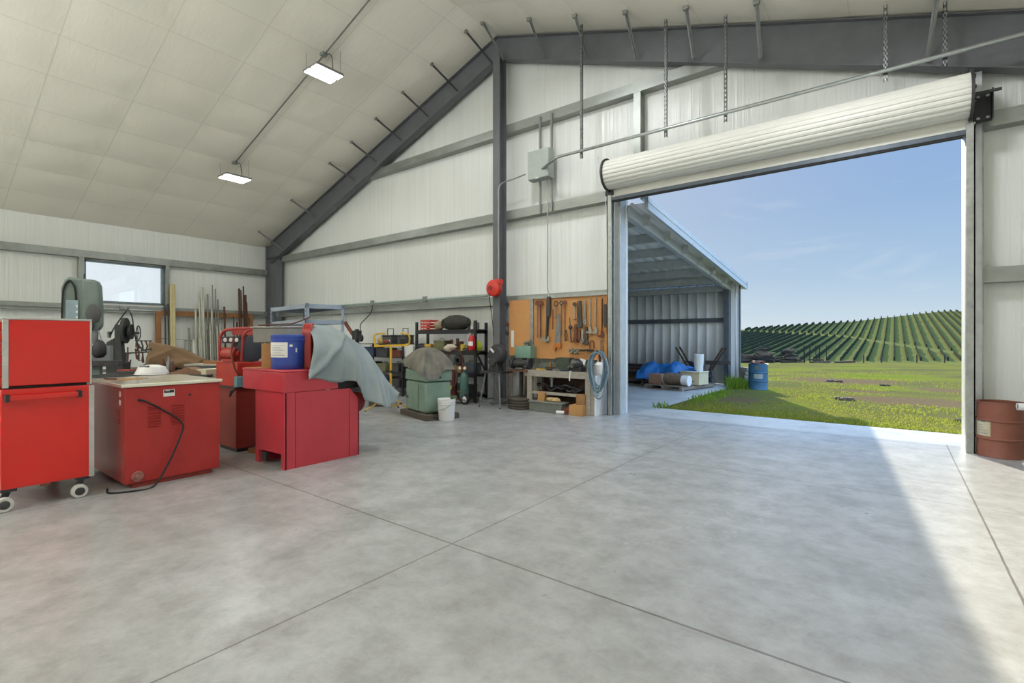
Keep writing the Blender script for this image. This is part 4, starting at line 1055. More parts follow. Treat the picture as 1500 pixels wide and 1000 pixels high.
can('small dark can beside the duffel on the top shelf', (-7.92, sy, 1.70), .045, .07, iron); can('small pale can near right end of the top shelf', (-7.81, sy-.02, 1.70), .04, .06, paper)
can('short grey can at right end of the top shelf', (-7.70, sy, 1.70), .07, .16, grey_steel)
# middle shelf
one('drill', MB().cyl((-.16, 0, .09), (.12, 0, .09), .06, n=14).cbox((.0, 0, .02), (.07, .07, .05)), mat('dull_yellow', '#c49b2f', .5), 'yellow power tool at left of the middle black shelf', 'power tool', (-9.3, sy, 1.2))
one('tarp_bundle', MB().ell((0, 0, .07), .18, .12, .09, 14, 8, .12, 5), charc, 'dark bundle at far left of the middle black shelf', 'bundle', (-9.53, sy, 1.2))
junk_box('ammo_box', 'olive tan box on the middle black shelf above the hood', 'box', (-8.83, sy, 1.2), (.36, .22, .24), olive)
one('rag_heap', MB().ell((0, 0, .06), .18, .12, .09, 16, 9, .15, 11), mat('off_white_rag', '#c9bfae', .9), 'off-white rag heap on the middle black shelf', 'rag', (-8.45, sy-.1, 1.2))
for i, (x, r, h, l) in enumerate(((-8.6, .08, .26, 'rusty machine part behind the rag heap on middle shelf'), (-8.27, .11, .22, 'brown machine part right of the rag heap'), (-8.4, .07, .29, 'tall rusty part standing behind rag heap'))):
    m = MB().cyl((0, 0, 0), (0, 0, h*.5), r, n=12).cyl((0, 0, h*.5), (0, 0, h), r*.5, n=10).cbox((r*.6, 0, h*.3), (r, r*.8, h*.4), (.2, .3, 0)); one('machine_part', m, rust, l, 'machine part', (x, sy+.1, 1.2))
can('yellow can near the middle of the middle black shelf', (-8.06, sy-.05, 1.2), .07, .15, mat('yellow_can', '#c8b13c', .45)); can('second yellow-brown can on the middle black shelf', (-7.92, sy, 1.2), .06, .13, olive)
one('lime_vest', MB().ell((0, 0, .1), .12, .08, .15, 12, 8, .12, 4), mat('lime_cloth', '#b9c22e', .8), 'lime yellow bundle behind the fire extinguisher', 'bundle', (-7.72, sy+.08, 1.2))
one('dark_clamp', MB().bar((-.15, 0, .03), (.15, 0, .06), .05, .05).cbox((.12, 0, .07), (.06, .06, .14)), iron, 'dark clamp right of the yellow cans', 'clamp', (-7.85, sy-.12, 1.2))
# lower shelves
junk_box('tool_case', 'brown wooden case at left of the third black shelf', 'case', (-8.25, sy, .68), (.5, .3, .16), mat('tan_wood_case', '#94784f', .7))
junk_box('tool_case', 'dark steel case on the tan case of third shelf', 'case', (-8.2, sy, .84+.045), (.4, .22, .12), iron) if False else None
junk_box('tool_case', 'long charcoal toolbox at right of the third black shelf', 'case', (-7.85, sy, .68), (.38, .28, .24), mat('blue_charcoal', '#3d4650', .5))
one('hose_reel', MB().lathe([(.05, -.05), (.12, -.05), (.13, 0), (.12, .05), (.05, .05), (.05, -.05)], 20, (0, 0, .13), 'y'), black, 'small black hose reel on the third black shelf', 'reel', (-8.02 if False else -8.14, sy-.12, .84 if False else .84))
for i, (x, w_, h, m_, l) in enumerate(((-9.3, .4, .22, charc, 'charcoal crate at left on the third black shelf'), (-8.75, .4, .2, rust, 'rusty box hidden behind the hood on third shelf'))):
    junk_box('crate', l, 'crate', (x, sy, .68), (w_, .3, h), m_)
junk_box('crate', 'dark crate on the bottom black shelf behind the cart', 'crate', (-8.1, sy, .2), (.6, .3, .2), charc)
one('pipe_offcut', MB().cyl((-.45, 0, .03), (.45, 0, .03), .03, n=10), wood_fir, 'pale wooden pole on the bottom black shelf', 'pole', (-8.4, 8.47, .2))
# fire extinguisher hung on the shelving post
t = thing('fire_extinguisher', 'red fire extinguisher hung on front post of the black shelving', 'fire extinguisher', (-7.64, 8.40, 1.22))
MB().lathe([(0, 0), (.07, .0), (.078, .012), (.078, .26), (.06, .31), (.03, .33), (.025, .35), (0, .35)], 28).build('cylinder', mat('extinguisher_red', '#c0202a', .25), t, ang=40)
curved_label(.0785, 200, 330, .1, .2, 'label', white_pl, t)
MB().cyl((0, 0, .35), (0, 0, .38), .02, n=10).build('valve', grey_steel, t)
MB().bar((-.01, -.02, .39), (.02, -.12, .41), .02, .012).build('lever', grey_steel, t)
MB().tube(smooth_path([(-.02, 0, .37), (-.09, -.02, .35), (-.1, -.02, .24), (-.09, -.02, .12)], 5), .012, 8).build('hose', white_pl, t)
MB().box(-.03, .075, .1, .03, .1, .3).build('bracket', black, t)

# ================================================================== gas welding cart
t = thing('gas_cart', 'oxy-acetylene cart with small green cylinder and red hoses', 'welding cart', (-7.95, 8.2, 0), .1)
fr = mat('cart_frame', '#5a2a26', .5)
for x in (-.3, .12): MB().tube([(x, 0, .12), (x, .1, 1.02)], .014, 8).build('frame_rail', fr, t)
MB().tube(arc((-.09, .1, 1.02), .21, 0, 180, 8), .014, 8).build('handle', fr, t)
MB().box(-.34, -.12, .1, .34, .14, .12).build('base_tray', fr, t)
for x in (-.38, .3):
    q = MB().lathe([(.03, -.03), (.1, -.035), (.12, -.02), (.12, .02), (.1, .035), (.03, .03)], 24, (x, -.05, .12), 'x' if False else 'y').build('wheel', blackrub, t) if x > 0 else None
    if q: MB().lathe([(0, -.045), (.05, -.045), (.07, -.036), (.07, .03), (0, .03)], 18, (x, -.05, .12), 'y').build('hub', white_pl, q)
c_ = MB().lathe([(0, 0), (.09, 0), (.1, .02), (.1, .48), (.07, .57), (.035, .6), (.03, .66), (0, .66)], 24, (.24, .0, .12)).build('green_cylinder', mat('teal_cylinder', '#466a62', .4, 0, '#3b5a54'), t, ang=40)
c_ = MB().lathe([(0, 0), (.09, 0), (.1, .02), (.1, .5), (.07, .6), (.035, .63), (0, .65)], 24, (-.12, .05, .12)).build('dark_cylinder', fr, t, ang=40)
for k in range(4):
    pts = [(-.12+.19*math.cos(a+k), -.07+.012*k, .62+(.3-.02*k)*math.sin(a+k)) for a in [2*PI*i/26 for i in range(26)]]
    MB().tube(pts, .014, 6, closed=True).build('hose_coil', mat('hose_red', '#7d2f2a', .6) if k % 2 else mat('hose_green', '#3d4a3a', .6), t)
MB().cbox((-.12, -.12, .37), (.16, .03, .09)).build('yellow_tag', mat('tag_yellow', '#d8cf3a', .6), t)
for x in (.16, .3):
    g = MB().cyl((x, -.03, .82), (x, -.06, .82), .045, n=16).build('gauge', mat('brass', '#a4783c', .4, .6), t)
    MB().cyl((x, -.061, .82), (x, -.064, .82), .036, n=16).build('gauge_face', white_pl, g)
MB().cyl((.12, -.0, .8), (.34, 0, .8), .03, n=10).build('regulator', mat('brass', '#a4783c'), t)

# ================================================================== drum grinder on angle-iron stand in front of the post
t = thing('grinder_stand', 'four-legged grey angle-iron stand in front of the steel post', 'stand', (-6.85, 8.33, 0))
gs = mat('stand_grey', '#75777a', .5, .3)
TX, TY = .19, .15
MB().box(-.3, -.2, .74, .28, .2, .78).build('table', iron, t)
for sx_ in (-1, 1):
    for sy_ in (-1, 1):
        MB().bar((sx_*TX, sy_*TY, .74), (sx_*.29, sy_*.24, 0.012), .035, .035).build('leg', gs, t)
        MB().cyl((sx_*.29, sy_*.24, 0), (sx_*.29, sy_*.24, .02), .022, n=8).build('foot', blackrub, t)
for sy_ in (-1, 1): MB().bar((-.27, sy_*.22, .15), (.27, sy_*.22, .15), .025, .03).build('stretcher', gs, t)
MB().bar((-.27, -.22, .15), (-.19, -.16, .72), .02, .02).build('brace', gs, t); MB().bar((.27, -.22, .15), (.0, -.17, .72), .02, .02).build('brace', gs, t)
for sx_ in (-1, 1): MB().bar((sx_*.27, -.22, .15), (sx_*.27, .22, .15), .025, .03).build('stretcher', gs, t)
t = thing('cutoff_machine', 'dark round-bodied shop machine standing on the grey stand', 'machine', (-6.85, 8.3, .78))
bd = mat('machine_black', '#3c3c3e', .4, .1)
MB().lathe([(0, -.12), (.17, -.12), (.215, -.06), (.22, 0), (.215, .06), (.17, .12), (0, .12)], 32, (.06, 0, .36), 'y').build('round_body', bd, t, ang=50)
MB().lathe([(0, -.14), (.09, -.14), (.1, -.12)], 22, (-.0, -.0, .2), 'y').build('front_cap', iron, t)
MB().prism([(-.14, 0), (.16, 0), (.1, .2), (-.06, .2)], -.1, .1, 'y').build('pedestal', bd, t, bevel=.01)
MB().cbox((0, -.123, .45), (.13, .004, .05), (0, .7, 0)).build('rating_plate', white_pl, t)
MB().box(-.16, -.09, .28, -.05, .09, .42).build('side_housing', bd, t, bevel=.02)
# red reel on the post
t = thing('cord_reel', 'round orange-red cord reel mounted high on the steel post', 'reel', (-7.15, 8.66, 2.62))
rr_ = mat('reel_red', '#d6372a', .4)
MB().lathe([(0, -.1), (.13, -.1), (.185, -.07), (.195, 0), (.185, .05), (.13, .06), (0, .06)], 30, (0, -.04, 0), 'y').build('housing', rr_, t, ang=45)
MB().box(.05, -.12, .08, .2, .03, .19).build('arm', rr_, t, bevel=.01)
MB().lathe([(0, -.03), (.05, -.03), (.055, 0)], 16, (-.04, -.13, -.0), 'y').build('hub', mat('reel_dark', '#8f2a22', .5), t)
MB().tube(smooth_path([(-.05, -.12, -.1), (-.07, -.13, -.22), (0, -.14, -.6), (.06, -.16, -.9), (.09, -.17, -1.08)], 6), .009, 6).build('cord', blackrub, t)
MB().box(-.05, .0, -.08, .05, .045, .08).build('mount', black, t)
for i, (z, m_, l) in enumerate(((2.2, iron, 'uppermost little valve on side of the steel post'), (1.75, rustred, 'reddish coupling on right side of the steel post'), (1.55, iron, 'lowest small valve on side of the steel post'))):
    one('air_valve', MB().cyl((0, 0, 0), (0, 0, .12), .018, n=8).cyl((-.05, 0, .06), (.05, 0, .06), .02, n=8), m_, l, 'valve', (-6.98, 8.86, z))
one('air_pipe', MB().cyl((0, 0, 0), (0, 0, 2.4), .012, n=8), cnd, 'thin air pipe running down right side of the steel post', 'pipe', (-6.98, 8.93, .1))

# ================================================================== pegboard and hanging tools
ply = NT('orange_plywood'); v = ply.coord('Object', (3, 3, 26)); f = ply.noise(v, 1, 6, .6, .8); g = ply.noise(ply.coord('Object'), 2.2, 4)
c = ply.mix(f, '#c48b52', '#a96f3a'); c = ply.mix(ply.math('MULTIPLY', g, .6), c, '#d3a268'); ply.link(c, ply.b.inputs['Base Color']); ply.b.inputs['Roughness'].default_value = .6
t = thing('tool_board', 'orange plywood tool board on the wall behind the workbench', 'tool board', (-6.97, 8.95, .85))
MB().box(0, -.02, .25, .62, 0, 1.5).build('plywood', ply.m, t); MB().box(.68, -.02, .2, 2.52, 0, 1.52).build('plywood', ply.m, t)
MB().box(.61, -.05, .1, .69, .0, 1.56).build('upright', galv, t)
MB().box(-.06, -.03, -.85, .0, .0, 1.5).build('side_rail', galv, t)
MB().box(.6, -.06, 1.5, 2.55, -.0, 1.56).build('top_rail', galv, t)
TO = ((8.86))
it = {'g': mat('tool_grey', '#8b8f8c', .45, .5, '#6c6f6d', .5, 20), 'd': mat('tool_dark', '#54504a', .6, .3, '#403b37', .5, 20), 'r': mat('tool_rust', '#7c4a35', .7, .2, '#5b382a', .5, 20), 'p': mat('tool_pale', '#a9a79a', .45, .5, '#888677', .5, 16)}
def hung(name, lab, cat, x, zt, parts):
    """a tool hanging on the board from height zt: parts = [(part, material, MB)] in local coords, y towards the room is negative"""
    if len(parts) == 1: return one(name, parts[0][2], parts[0][1], lab, cat, (x, 8.9, zt))
    t = thing(name, lab, cat, (x, 8.9, zt))
    for n_, m_, b_ in parts: b_.build(n_, m_, t)
    return t
def ringm(r, w, z, y=-.02, th=.015, x=0):
    m = MB(); return m.tube([(x+r*math.cos(2*PI*i/20), y, z+r*math.sin(2*PI*i/20)) for i in range(20)], w, 6, closed=True)
# double-handled bar with red head
hung('pry_tool', 'long two-legged bar with rust red head at left of board', 'tool', -6.1, 2.3,
     [('head', it['r'], MB().prism([(-.1, -.05), (-.07, 0), (.07, 0), (.1, -.06), (.09, -.09), (-.09, -.09)], -.05, .0)),
      ('shaft', it['g'], MB().cyl((-.05, -.02, -.08), (-.055, -.02, -.8), .014, n=8)), ('shaft', it['r'], MB().cyl((.03, -.02, -.08), (.03, -.02, -.82), .016, n=8))])
hung('strap_wrench', 'huge dark wrench with pale hooked jaw, biggest on the board', 'wrench', -5.86, 2.38,
     [('handle', it['d'], MB().prism([(-.03, 0), (.04, 0), (.055, -.25), (.04, -.42), (-.045, -.42), (-.05, -.25)], -.05, 0)),
      ('shank', it['d'], MB().bar((-.02, -.03, -.42), (-.04, -.03, -.9), .07, .03)),
      ('jaw', it['p'], MB().prism([(-.2, -.86), (-.1, -.9), (-.08, -.84), (.03, -.86), (.02, -.94), (-.06, -.98), (-.15, -.95)], -.05, -.01))])
hung('pry_bar', 'thin rusty bar hanging beside the huge dark wrench', 'bar', -5.755, 2.1, [('bar', it['r'], MB().bar((0, -.02, 0), (-.0, -.02, -.42), .018, .012))])
for x, zt, zb, r, mm, l in ((-5.676, 2.27, 1.9, .048, 'd', 'ring wrench with the largest ring, above the handsaw'), (-5.545, 2.27, 1.55, .036, 'd', 'long ring wrench right of the handsaw tip'), (-5.452, 2.27, 1.43, .028, 'r', 'rusty slim ring wrench, third of the ring wrenches')):
    hung('ring_wrench', l, 'wrench', x, zt, [('ring', it[mm], ringm(r, .013, -r)), ('shank', it['g'] if mm == 'd' else it['r'], MB().bar((0, -.02, -2*r), (0, -.02, zb-zt), .022, .012))])
hung('handsaw', 'handsaw with tapering grey blade and orange wooden handle', 'saw', -5.62, 2.0,
     [('blade', it['g'], MB().prism([(-.02, 0), (.03, 0), (.055, -.62), (-.1, -.66)], -.016, -.012)),
      ('handle', mat('saw_handle', '#c5752c', .5), MB().prism([(-.11, -.62), (.055, -.6), (.06, -.72), (.02, -.735), (.0, -.70), (-.05, -.705), (-.08, -.78), (-.13, -.76)], -.03, -.004))])
hung('tap_wrench', 'slanting tap wrench with round middle in centre of board', 'wrench', -5.33, 1.92,
     [('bar', it['d'], MB().tube([(-.01, -.02, 0), (.03, -.02, -.52)], [.007, .014], 8)), ('barrel', it['d'], MB().ell((.01, -.025, -.2), .045, .03, .045, 12, 8))])
hung('pliers', 'small dark pliers hanging below the slim ring wrench', 'pliers', -5.433, 1.655,
     [('jaws', it['d'], MB().cyl((0, -.02, -.02), (0, -.03, -.02), .03, n=12)), ('handle', it['d'], MB().tube([(-.01, -.02, -.03), (-.03, -.02, -.1), (-.0, -.02, -.22)], .009, 6)), ('handle', it['d'], MB().tube([(.01, -.02, -.03), (.035, -.02, -.1), (.02, -.02, -.22)], .009, 6))])
hung('spud_wrench', 'dark oval-headed spanner with a short cross foot', 'wrench', -5.223, 2.255,
     [('head', it['d'], MB().lathe([(0, -.012), (.042, -.012), (.042, .012), (0, .012)], 16, (0, -.02, -.06), 'y')), ('shank', it['p'], MB().bar((0, -.02, -.1), (.01, -.02, -.37), .02, .012)), ('foot', it['d'], MB().cbox((.01, -.02, -.38), (.07, .02, .02)))])
hung('flat_bar', 'thin straight bar between the oval spanner and pipe wrench', 'bar', -5.154, 2.25, [('bar', it['d'], MB().bar((0, -.02, 0), (.01, -.02, -.37), .02, .012))])
def pipe_wrench(lab, x, zt, zb, mm, s=1):
    L = zb-zt
    hung('pipe_wrench', lab, 'wrench', x, zt, [('handle', it[mm], MB().prism([(-.02*s, 0), (.02*s, 0), (.028*s, L*.7), (-.028*s, L*.7)], -.03, -.005)),
        ('jaw', it[mm], MB().prism([(-.035*s, L*.7), (.035*s, L*.7), (.05*s, L*.85), (.02*s, L), (-.055*s, L*.97), (-.06*s, L*.9), (-.02*s, L*.86), (-.04*s, L*.8)], -.035, -.003))])
pipe_wrench('tall dark pipe wrench hanging right of the thin bar', -5.095, 2.262, 1.7, 'd', 1.4)
pipe_wrench('rusty pipe wrench, left of the lower row', -5.197, 1.78, 1.4, 'r', 1.3); pipe_wrench('shorter rusty pipe wrench, second in the lower row', -5.11, 1.667, 1.43, 'r', 1.1); pipe_wrench('rightmost dark pipe wrench in the lower row', -4.955, 1.72, 1.355, 'd', 1.3)
def adj(lab, x, zt, zb, mm, r=.045):
    L = zb-zt
    hung('adjustable_wrench', lab, 'wrench', x, zt, [('handle', it[mm], MB().prism([(-.016, 0), (.016, 0), (.024, L+r*2), (-.024, L+r*2)], -.025, -.008)),
        ('head', it['p'], MB().lathe([(.018, -.014), (r, -.014), (r, .014), (.018, .014), (.018, -.014)], 18, (0, -.02, L+r), 'y'))])
adj('grey adjustable wrench with pale round head, upper row', -4.977, 2.271, 1.77, 'g'); adj('pale wrench with round head in the lower row', -5.04, 1.681, 1.4, 'p', .04)
def jawed(lab, x, zt, zb, mm):
    L = zb-zt
    hung('jaw_wrench', lab, 'wrench', x, zt, [('handle', it[mm], MB().bar((.01, -.02, 0), (.0, -.02, L+.12), .034, .018)),
        ('jaw', it[mm], MB().prism([(-.02, L+.12), (.03, L+.14), (.045, L+.03), (.01, L), (-.085, L+.02), (-.09, L+.05), (-.02, L+.06)], -.035, -.005)), ('hang_hole', it['d'], MB().cyl((.01, -.031, -.02), (.01, -.027, -.02), .01, n=10))])
jawed('long pale spanner with hooked jaw, left of the matching pair', -4.86, 2.288, 1.576, 'p'); jawed('long pale spanner with hooked jaw, right of the matching pair', -4.737, 2.289, 1.575, 'p'); jawed('long rusty brown spanner near right edge of board', -4.6, 2.282, 1.5, 'r')
hung('farrier_rasp', 'dark flat rasp hanging at right edge of the board', 'rasp', -4.525, 2.163, [('rasp', it['d'], MB().prism([(-.03, 0), (.03, 0), (.035, -.32), (.02, -.46), (-.02, -.46), (-.035, -.32)], -.02, -.008))])
hung('horseshoe', 'rusty arch-shaped shoe above the hose coil', 'horseshoe', -4.82, 1.444, [('arch', it['r'], MB().tube([(-.05, -.02, -.16)]+[(-.045*math.cos(math.radians(a)), -.02, -.05+.045*math.sin(math.radians(a))) for a in range(0, 181, 20)]+[(.05, -.02, -.16)], .013, 6))])
hung('c_clamp', 'tall dark clamp at lower right corner of the board', 'clamp', -4.6, 1.445, [('frame', it['g'], MB().tube([(.03, -.02, 0), (-.02, -.02, 0), (-.02, -.02, -.2), (.03, -.02, -.2)], .011, 6)), ('screw', it['d'], MB().cyl((.03, -.02, -.1), (.03, -.02, -.24), .008, n=8))])
def sock(lab, x, z, r, grp=None, mm='p'):
    t = one('socket', MB().lathe([(r*.62, -.03), (r, -.03), (r, .03), (0, .03), (0, .0), (r*.62, .0), (r*.62, -.03)], 22, (0, -.03, 0), 'y'), it[mm], lab, 'socket', (x, 8.9, z), 0, grp)
sock('big pale impact socket, left of the two large ones', -5.293, 1.232, .052); sock('big pale impact socket, right of the two large ones', -5.172, 1.23, .052)
for i, x in enumerate((-5.065, -5.005, -4.951, -4.901, -4.852, -4.802)): sock('small dark socket in the row above the vise', x, 1.245, .023, 'row of small dark sockets', 'd')
one('thermometer', MB().box(-.04, -.012, 0, .04, 0, .38), white_pl, 'narrow white thermometer strip at left of the plywood', 'thermometer', (-6.87, 8.93, 1.29), bevel=.003)

# ================================================================== bench grinder on pedestal with green box behind
t = thing('bench_grinder', 'double-wheel bench grinder on a black column left of workbench', 'grinder', (-6.31, 8.5, 0))
MB().lathe([(0, .26), (.04, .26), (.04, .78), (0, .78)], 16).build('column', black, t)
MB().box(-.25, -.14, .78, .24, .14, .82).build('plate', rust, t)
MB().cyl((-.16, 0, .95), (.16, 0, .95), .085, n=20).build('motor', iron, t)
for s in (-1, 1):
    g = MB().lathe([(0, -.035), (.1, -.035), (.115, -.02), (.115, .02), (.1, .035), (0, .035)], 22, (s*.21, 0, .95), 'x').build('wheel_guard', mat('guard_black', '#33353a', .4), t)
    MB().cbox((s*.21, -.13, .9), (.06, .05, .02)).build('tool_rest', grey_steel, g)
t2 = thing('wheel_stack', 'stack of round rusty steel discs under the bench grinder', 'discs', (-6.31, 8.5, 0))
for k in range(4): MB().lathe([(0, .06*k), (.27, .06*k), (.285, .06*k+.012), (.285, .06*k+.042), (.27, .06*k+.055), (0, .06*k+.055)], 32).build('disc', mat('disc_grey', '#5f5850', .6, .3, '#4a433c', .5, 10), t2)
one('parts_cabinet', MB().box(-.2, -.12, 0, .22, .1, .26), mat('mint_box', '#7fa190', .5, 0, '#6f9080'), 'mint green metal box on a post behind the bench grinder', 'box', (-6.42, 8.8, 1.06), bevel=.008)
one('box_post', MB().box(-.04, -.04, 0, .04, .04, 1.06), wood_old, 'wooden post holding up the mint green box', 'post', (-6.47, 8.84, 0))
one('hand_drill', MB().cyl((-.1, 0, .06), (.08, 0, .1), .035, n=12).bar((.06, 0, .1), (.16, 0, -.0), .03, .03).cbox((-.02, 0, .02), (.1, .08, .05)), mat('drill_grey', '#6d756e', .5), 'grey-green hand tool sitting on top of the mint box', 'power tool', (-6.33, 8.78, 1.32))
for i, (x, m_, l) in enumerate(((-6.93, wood_old, 'tan timber board standing against wall left of the grinder'), (-6.58, mat('pale_board', '#c8c4b8', .7), 'pale board standing against wall behind the grinder column'), (-6.28, mat('pale_board', '#c8c4b8', .7), 'wider pale board standing between grinder and workbench'))):
    one('wall_board', MB().box(-.08 if i < 2 else -.12, -.012, 0, .08 if i < 2 else .12, .012, .78), m_, l, 'board', (x, 8.9, 0))

# ================================================================== workbench
t = thing('workbench', 'grey weathered wooden workbench under the tool board', 'workbench', (-6.1, 8.45, 0))
bw = mat('bench_wood', '#a39d92', .8, 0, '#857f75', .5, 6, stretch=(1.5, 8, 8)); bdk = mat('bench_inside', '#5d4438', .8)
BL = 1.5
MB().box(-.06, -.02, .78, BL, .45, .83).build('top', mat('bench_top', '#6f756d', .7, 0, '#5a5f58', .5, 8), t)
MB().box(-.06, -.045, .70, BL, -.02, .835).build('front_rail', bw, t, bevel=.004)
MB().box(.0, -.03, 0, .12, .06, .70).build('leg', bw, t, bevel=.004); MB().box(0, .36, 0, .12, .45, .78).build('leg', bw, t); 
MB().box(BL-.12, -.03, 0, BL, .06, .70).build('leg', bw, t, bevel=.004); MB().box(BL-.12, .36, 0, BL, .45, .78).build('leg', bw, t)
MB().box(.12, -.0, .36, BL-.12, .44, .39).build('shelf', bdk, t); MB().box(.02, .43, .02, BL-.02, .45, .76).build('back_panel', bdk, t)
MB().box(.12, -.015, .34, BL-.12, .0, .40).build('shelf_edge', bw, t)
MB().box(.0, .43, .83, BL+.1, .46, .95).build('splashback', mat('bench_top', '#6f756d'), t)
by = 8.55
one('metal_bin', MB().box(-.17, -.1, 0, .17, .12, .26), mat('dark_green_tin', '#4d5547', .6, .2, '#3b4238', .5, 8), 'dark green tin box in the middle of the workbench top', 'box', (-5.38, 8.75, .83), bevel=.008)
t = thing('bench_vise', 'bulky dark vise with pale rag at right end of workbench', 'vise', (-4.93, 8.52, .83))
MB().cbox((0, .04, .05), (.2, .22, .1)).build('base', iron, t, bevel=.012); MB().ell((-.02, 0, .16), .15, .13, .1, 14, 9, .08, 3).build('body', iron, t)
MB().cbox((-.06, -.1, .16), (.07, .05, .16), (0, .4, 0)).build('jaw', grey_steel, t); MB().cbox((.1, .0, .2), (.12, .05, .1), (0, .3, .2)).build('rag', paper, t)
MB().tube([(-.16, -.12, .08), (-.1, -.14, .14), (.04, -.14, .2)], .012, 6).build('screw_handle', grey_steel, t)
one('rag_strip', MB().tube([(0, 0, 0), (.01, -.03, -.06), (.0, -.035, -.2)], .011, 6), white_pl, 'white cord end hanging over the bench front rail', 'cord', (-5.05, 8.425, .85))
for i, (x, y, m_, w_, h, l) in enumerate(((-5.85, 8.55, yellow, .16, .03, 'yellow-handled tool lying at left of bench top'), (-5.7, 8.68, rust, .2, .06, 'low rusty tray at back left of bench top'), (-5.45, 8.5, grey_steel, .1, .04, 'small grey block in front of the green tin'), (-5.25, 8.5, blue_d, .14, .035, 'dark blue tool lying right of the green tin'), (-5.6, 8.52, iron, .12, .04, 'dark tool lying at centre front of bench top'))):
    one('bench_tool', MB().cbox((0, 0, h/2), (w_, .06, h)).cyl((w_*.4, 0, h*.5), (w_*.8, .02, h*.5), h*.35, n=8), m_, l, 'tool', (x, y, .83), .2*i)
can('tiny brass tin standing at back of the workbench', (-5.78, 8.82, .83), .025, .16, mat('brass', '#a4783c'))
# under the bench
cb = mat('black_hose', '#232429', .5)
for i in range(7):
    r = random.Random(i); x0 = -5.55+.15*i if i < 5 else -5.8+.3*(i-5)
    pts = [(.17*math.cos(a+i)*(1+.2*math.sin(3*a+i)), .1*math.sin(a+i), .03+.04*((i*37) % 3)+.05*math.sin(2*a+i)**2) for a in [2*PI*k/18 for k in range(18)]]
    one('cable_coil', MB().tube(pts, .02, 6, closed=True), cb, 'loose black cable coil on shelf under the workbench', 'cable', (x0 if i < 5 else (-5.75 if i == 5 else -4.95), 8.6, .395), 0, 'cable coils under the workbench')
one('air_nozzle', MB().cyl((0, 0, 0), (0, 0, .14), .03, n=10).cyl((0, 0, .14), (0, 0, .2), .05, n=12), grey_steel, 'small grey filter hanging under the bench top', 'filter', (-5.53, 8.5, .5))
t = thing('storage_bin', 'long grey plastic bin on the floor under the workbench', 'bin', (-5.55, 8.42, 0))
m = MB(); m.prism([(-.36, 0), (-.39, .2), (.39, .2), (.36, 0)], -.14, .16, 'y'); m.build('bin', mat('bin_grey', '#747871', .6, 0, '#62665f'), t, bevel=.01)
MB().box(-.41, -.16, .19, .41, .18, .21).build('rim', mat('bin_rim', '#83877f', .6), t, bevel=.005)
one('paper_sack', MB().cbox((0, 0, .09), (.16, .12, .2), (0, .15, 0)), kraft, 'brown paper sack sticking out of the grey bin', 'bag', (-5.72, 8.45, .2))
for i, (x, l) in enumerate(((-5.5, 'tan glove on top of the grey bin, left one'), (-5.38, 'tan glove on top of the grey bin, right one'))): one('glove', MB().ell((0, 0, .04), .1, .07, .05, 12, 7, .15, i), mat('tan_glove', '#bda375', .9), l, 'glove', (x, 8.42, .21))
one('can', MB().lathe([(0, 0), (.07, 0), (.07, .2), (0, .2)], 16), black, 'black can behind left end of the grey bin', 'can', (-5.9, 8.55, .2 if False else 0))
one('cardboard_box', MB().box(-.15, -.12, 0, .15, .14, .2), kraft, 'tan cardboard box on the floor at right under workbench', 'box', (-4.84, 8.39, 0), bevel=.003)
one('cardboard_box', MB().box(-.09, -.08, 0, .1, .1, .2), mat('brown_box', '#9a744a', .8), 'taller brown carton standing on the tan cardboard box', 'box', (-4.80, 8.45, .2), bevel=.003)
one('chain_heap', MB().ell((0, 0, .05), .15, .1, .08, 14, 8, .25, 7), rustred, 'rusty chain heap on the floor left of the tan box', 'chain', (-5.12, 8.40, 0))
one('spray_can', MB().cyl((-.09, 0, .035), (.07, 0, .035), .034, n=14), white_pl, 'small white can lying beside the rusty chain heap', 'can', (-5.18, 8.28, 0), .3)
# white cabinet at the bench end with hose coil
t = thing('white_cabinet', 'narrow white cabinet standing at right end of the workbench', 'cabinet', (-4.55, 8.5, 0))
MB().box(-.06, -.06, 0, .02, -.02, .95).build('grey_side', bw, t); MB().box(0.02, -.06, 0, .06, .42, .78).build('side_panel', white_pl, t, bevel=.004); MB().box(-.06, -.02, 0, .02, .42, .78).build('body', white_pl, t)
cy_ = MB().cyl((.03, .0, .72), (.03, .1, 1.0), .1, n=20) 
one('water_jug', MB().lathe([(0, 0), (.1, 0), (.105, .02), (.105, .2), (.05, .26), (.04, .3), (0, .3)], 22), white_pl, 'white plastic jug on the cabinet behind the hose coil', 'jug', (-4.52, 8.66, .78))
hz_ = mat('blue_grey_hose', '#5c7482', .5, 0, '#4d626f'); hz2 = mat('pale_blue_hose', '#8299a3', .5)
t = thing('hose_coil', 'blue-grey air hose coil hanging over end of the workbench', 'hose', (-4.42, 8.42, .4))
for k in range(11):
    r = random.Random(k+40); w_ = .19+r.uniform(-.07, .06); h_ = .40+r.uniform(-.09, .05); zc = .82-h_+r.uniform(-.01, .04)
    pts = [(w_*math.sin(a)*(1+.25*math.cos(a-PI))*.9+.02*math.sin(a*2+k), -.02-.016*(k % 4), zc-h_*math.cos(a)*(-1)*-1) for a in [2*PI*i/30 for i in range(30)]]
    MB().tube(pts, .0125, 7, closed=True).build('hose_loop', hz_ if k % 3 else hz2, t)
MB().cyl((.0, .02, .82), (.0, -.1, .86), .014, n=8).build('hook', iron, t)
one('hook_bracket', MB().cbox((0, 0, 0), (.05, .03, .22)), rustred, 'rust red handle caught in the hanging hose coil', 'handle', (-4.42, 8.46, 1.15))
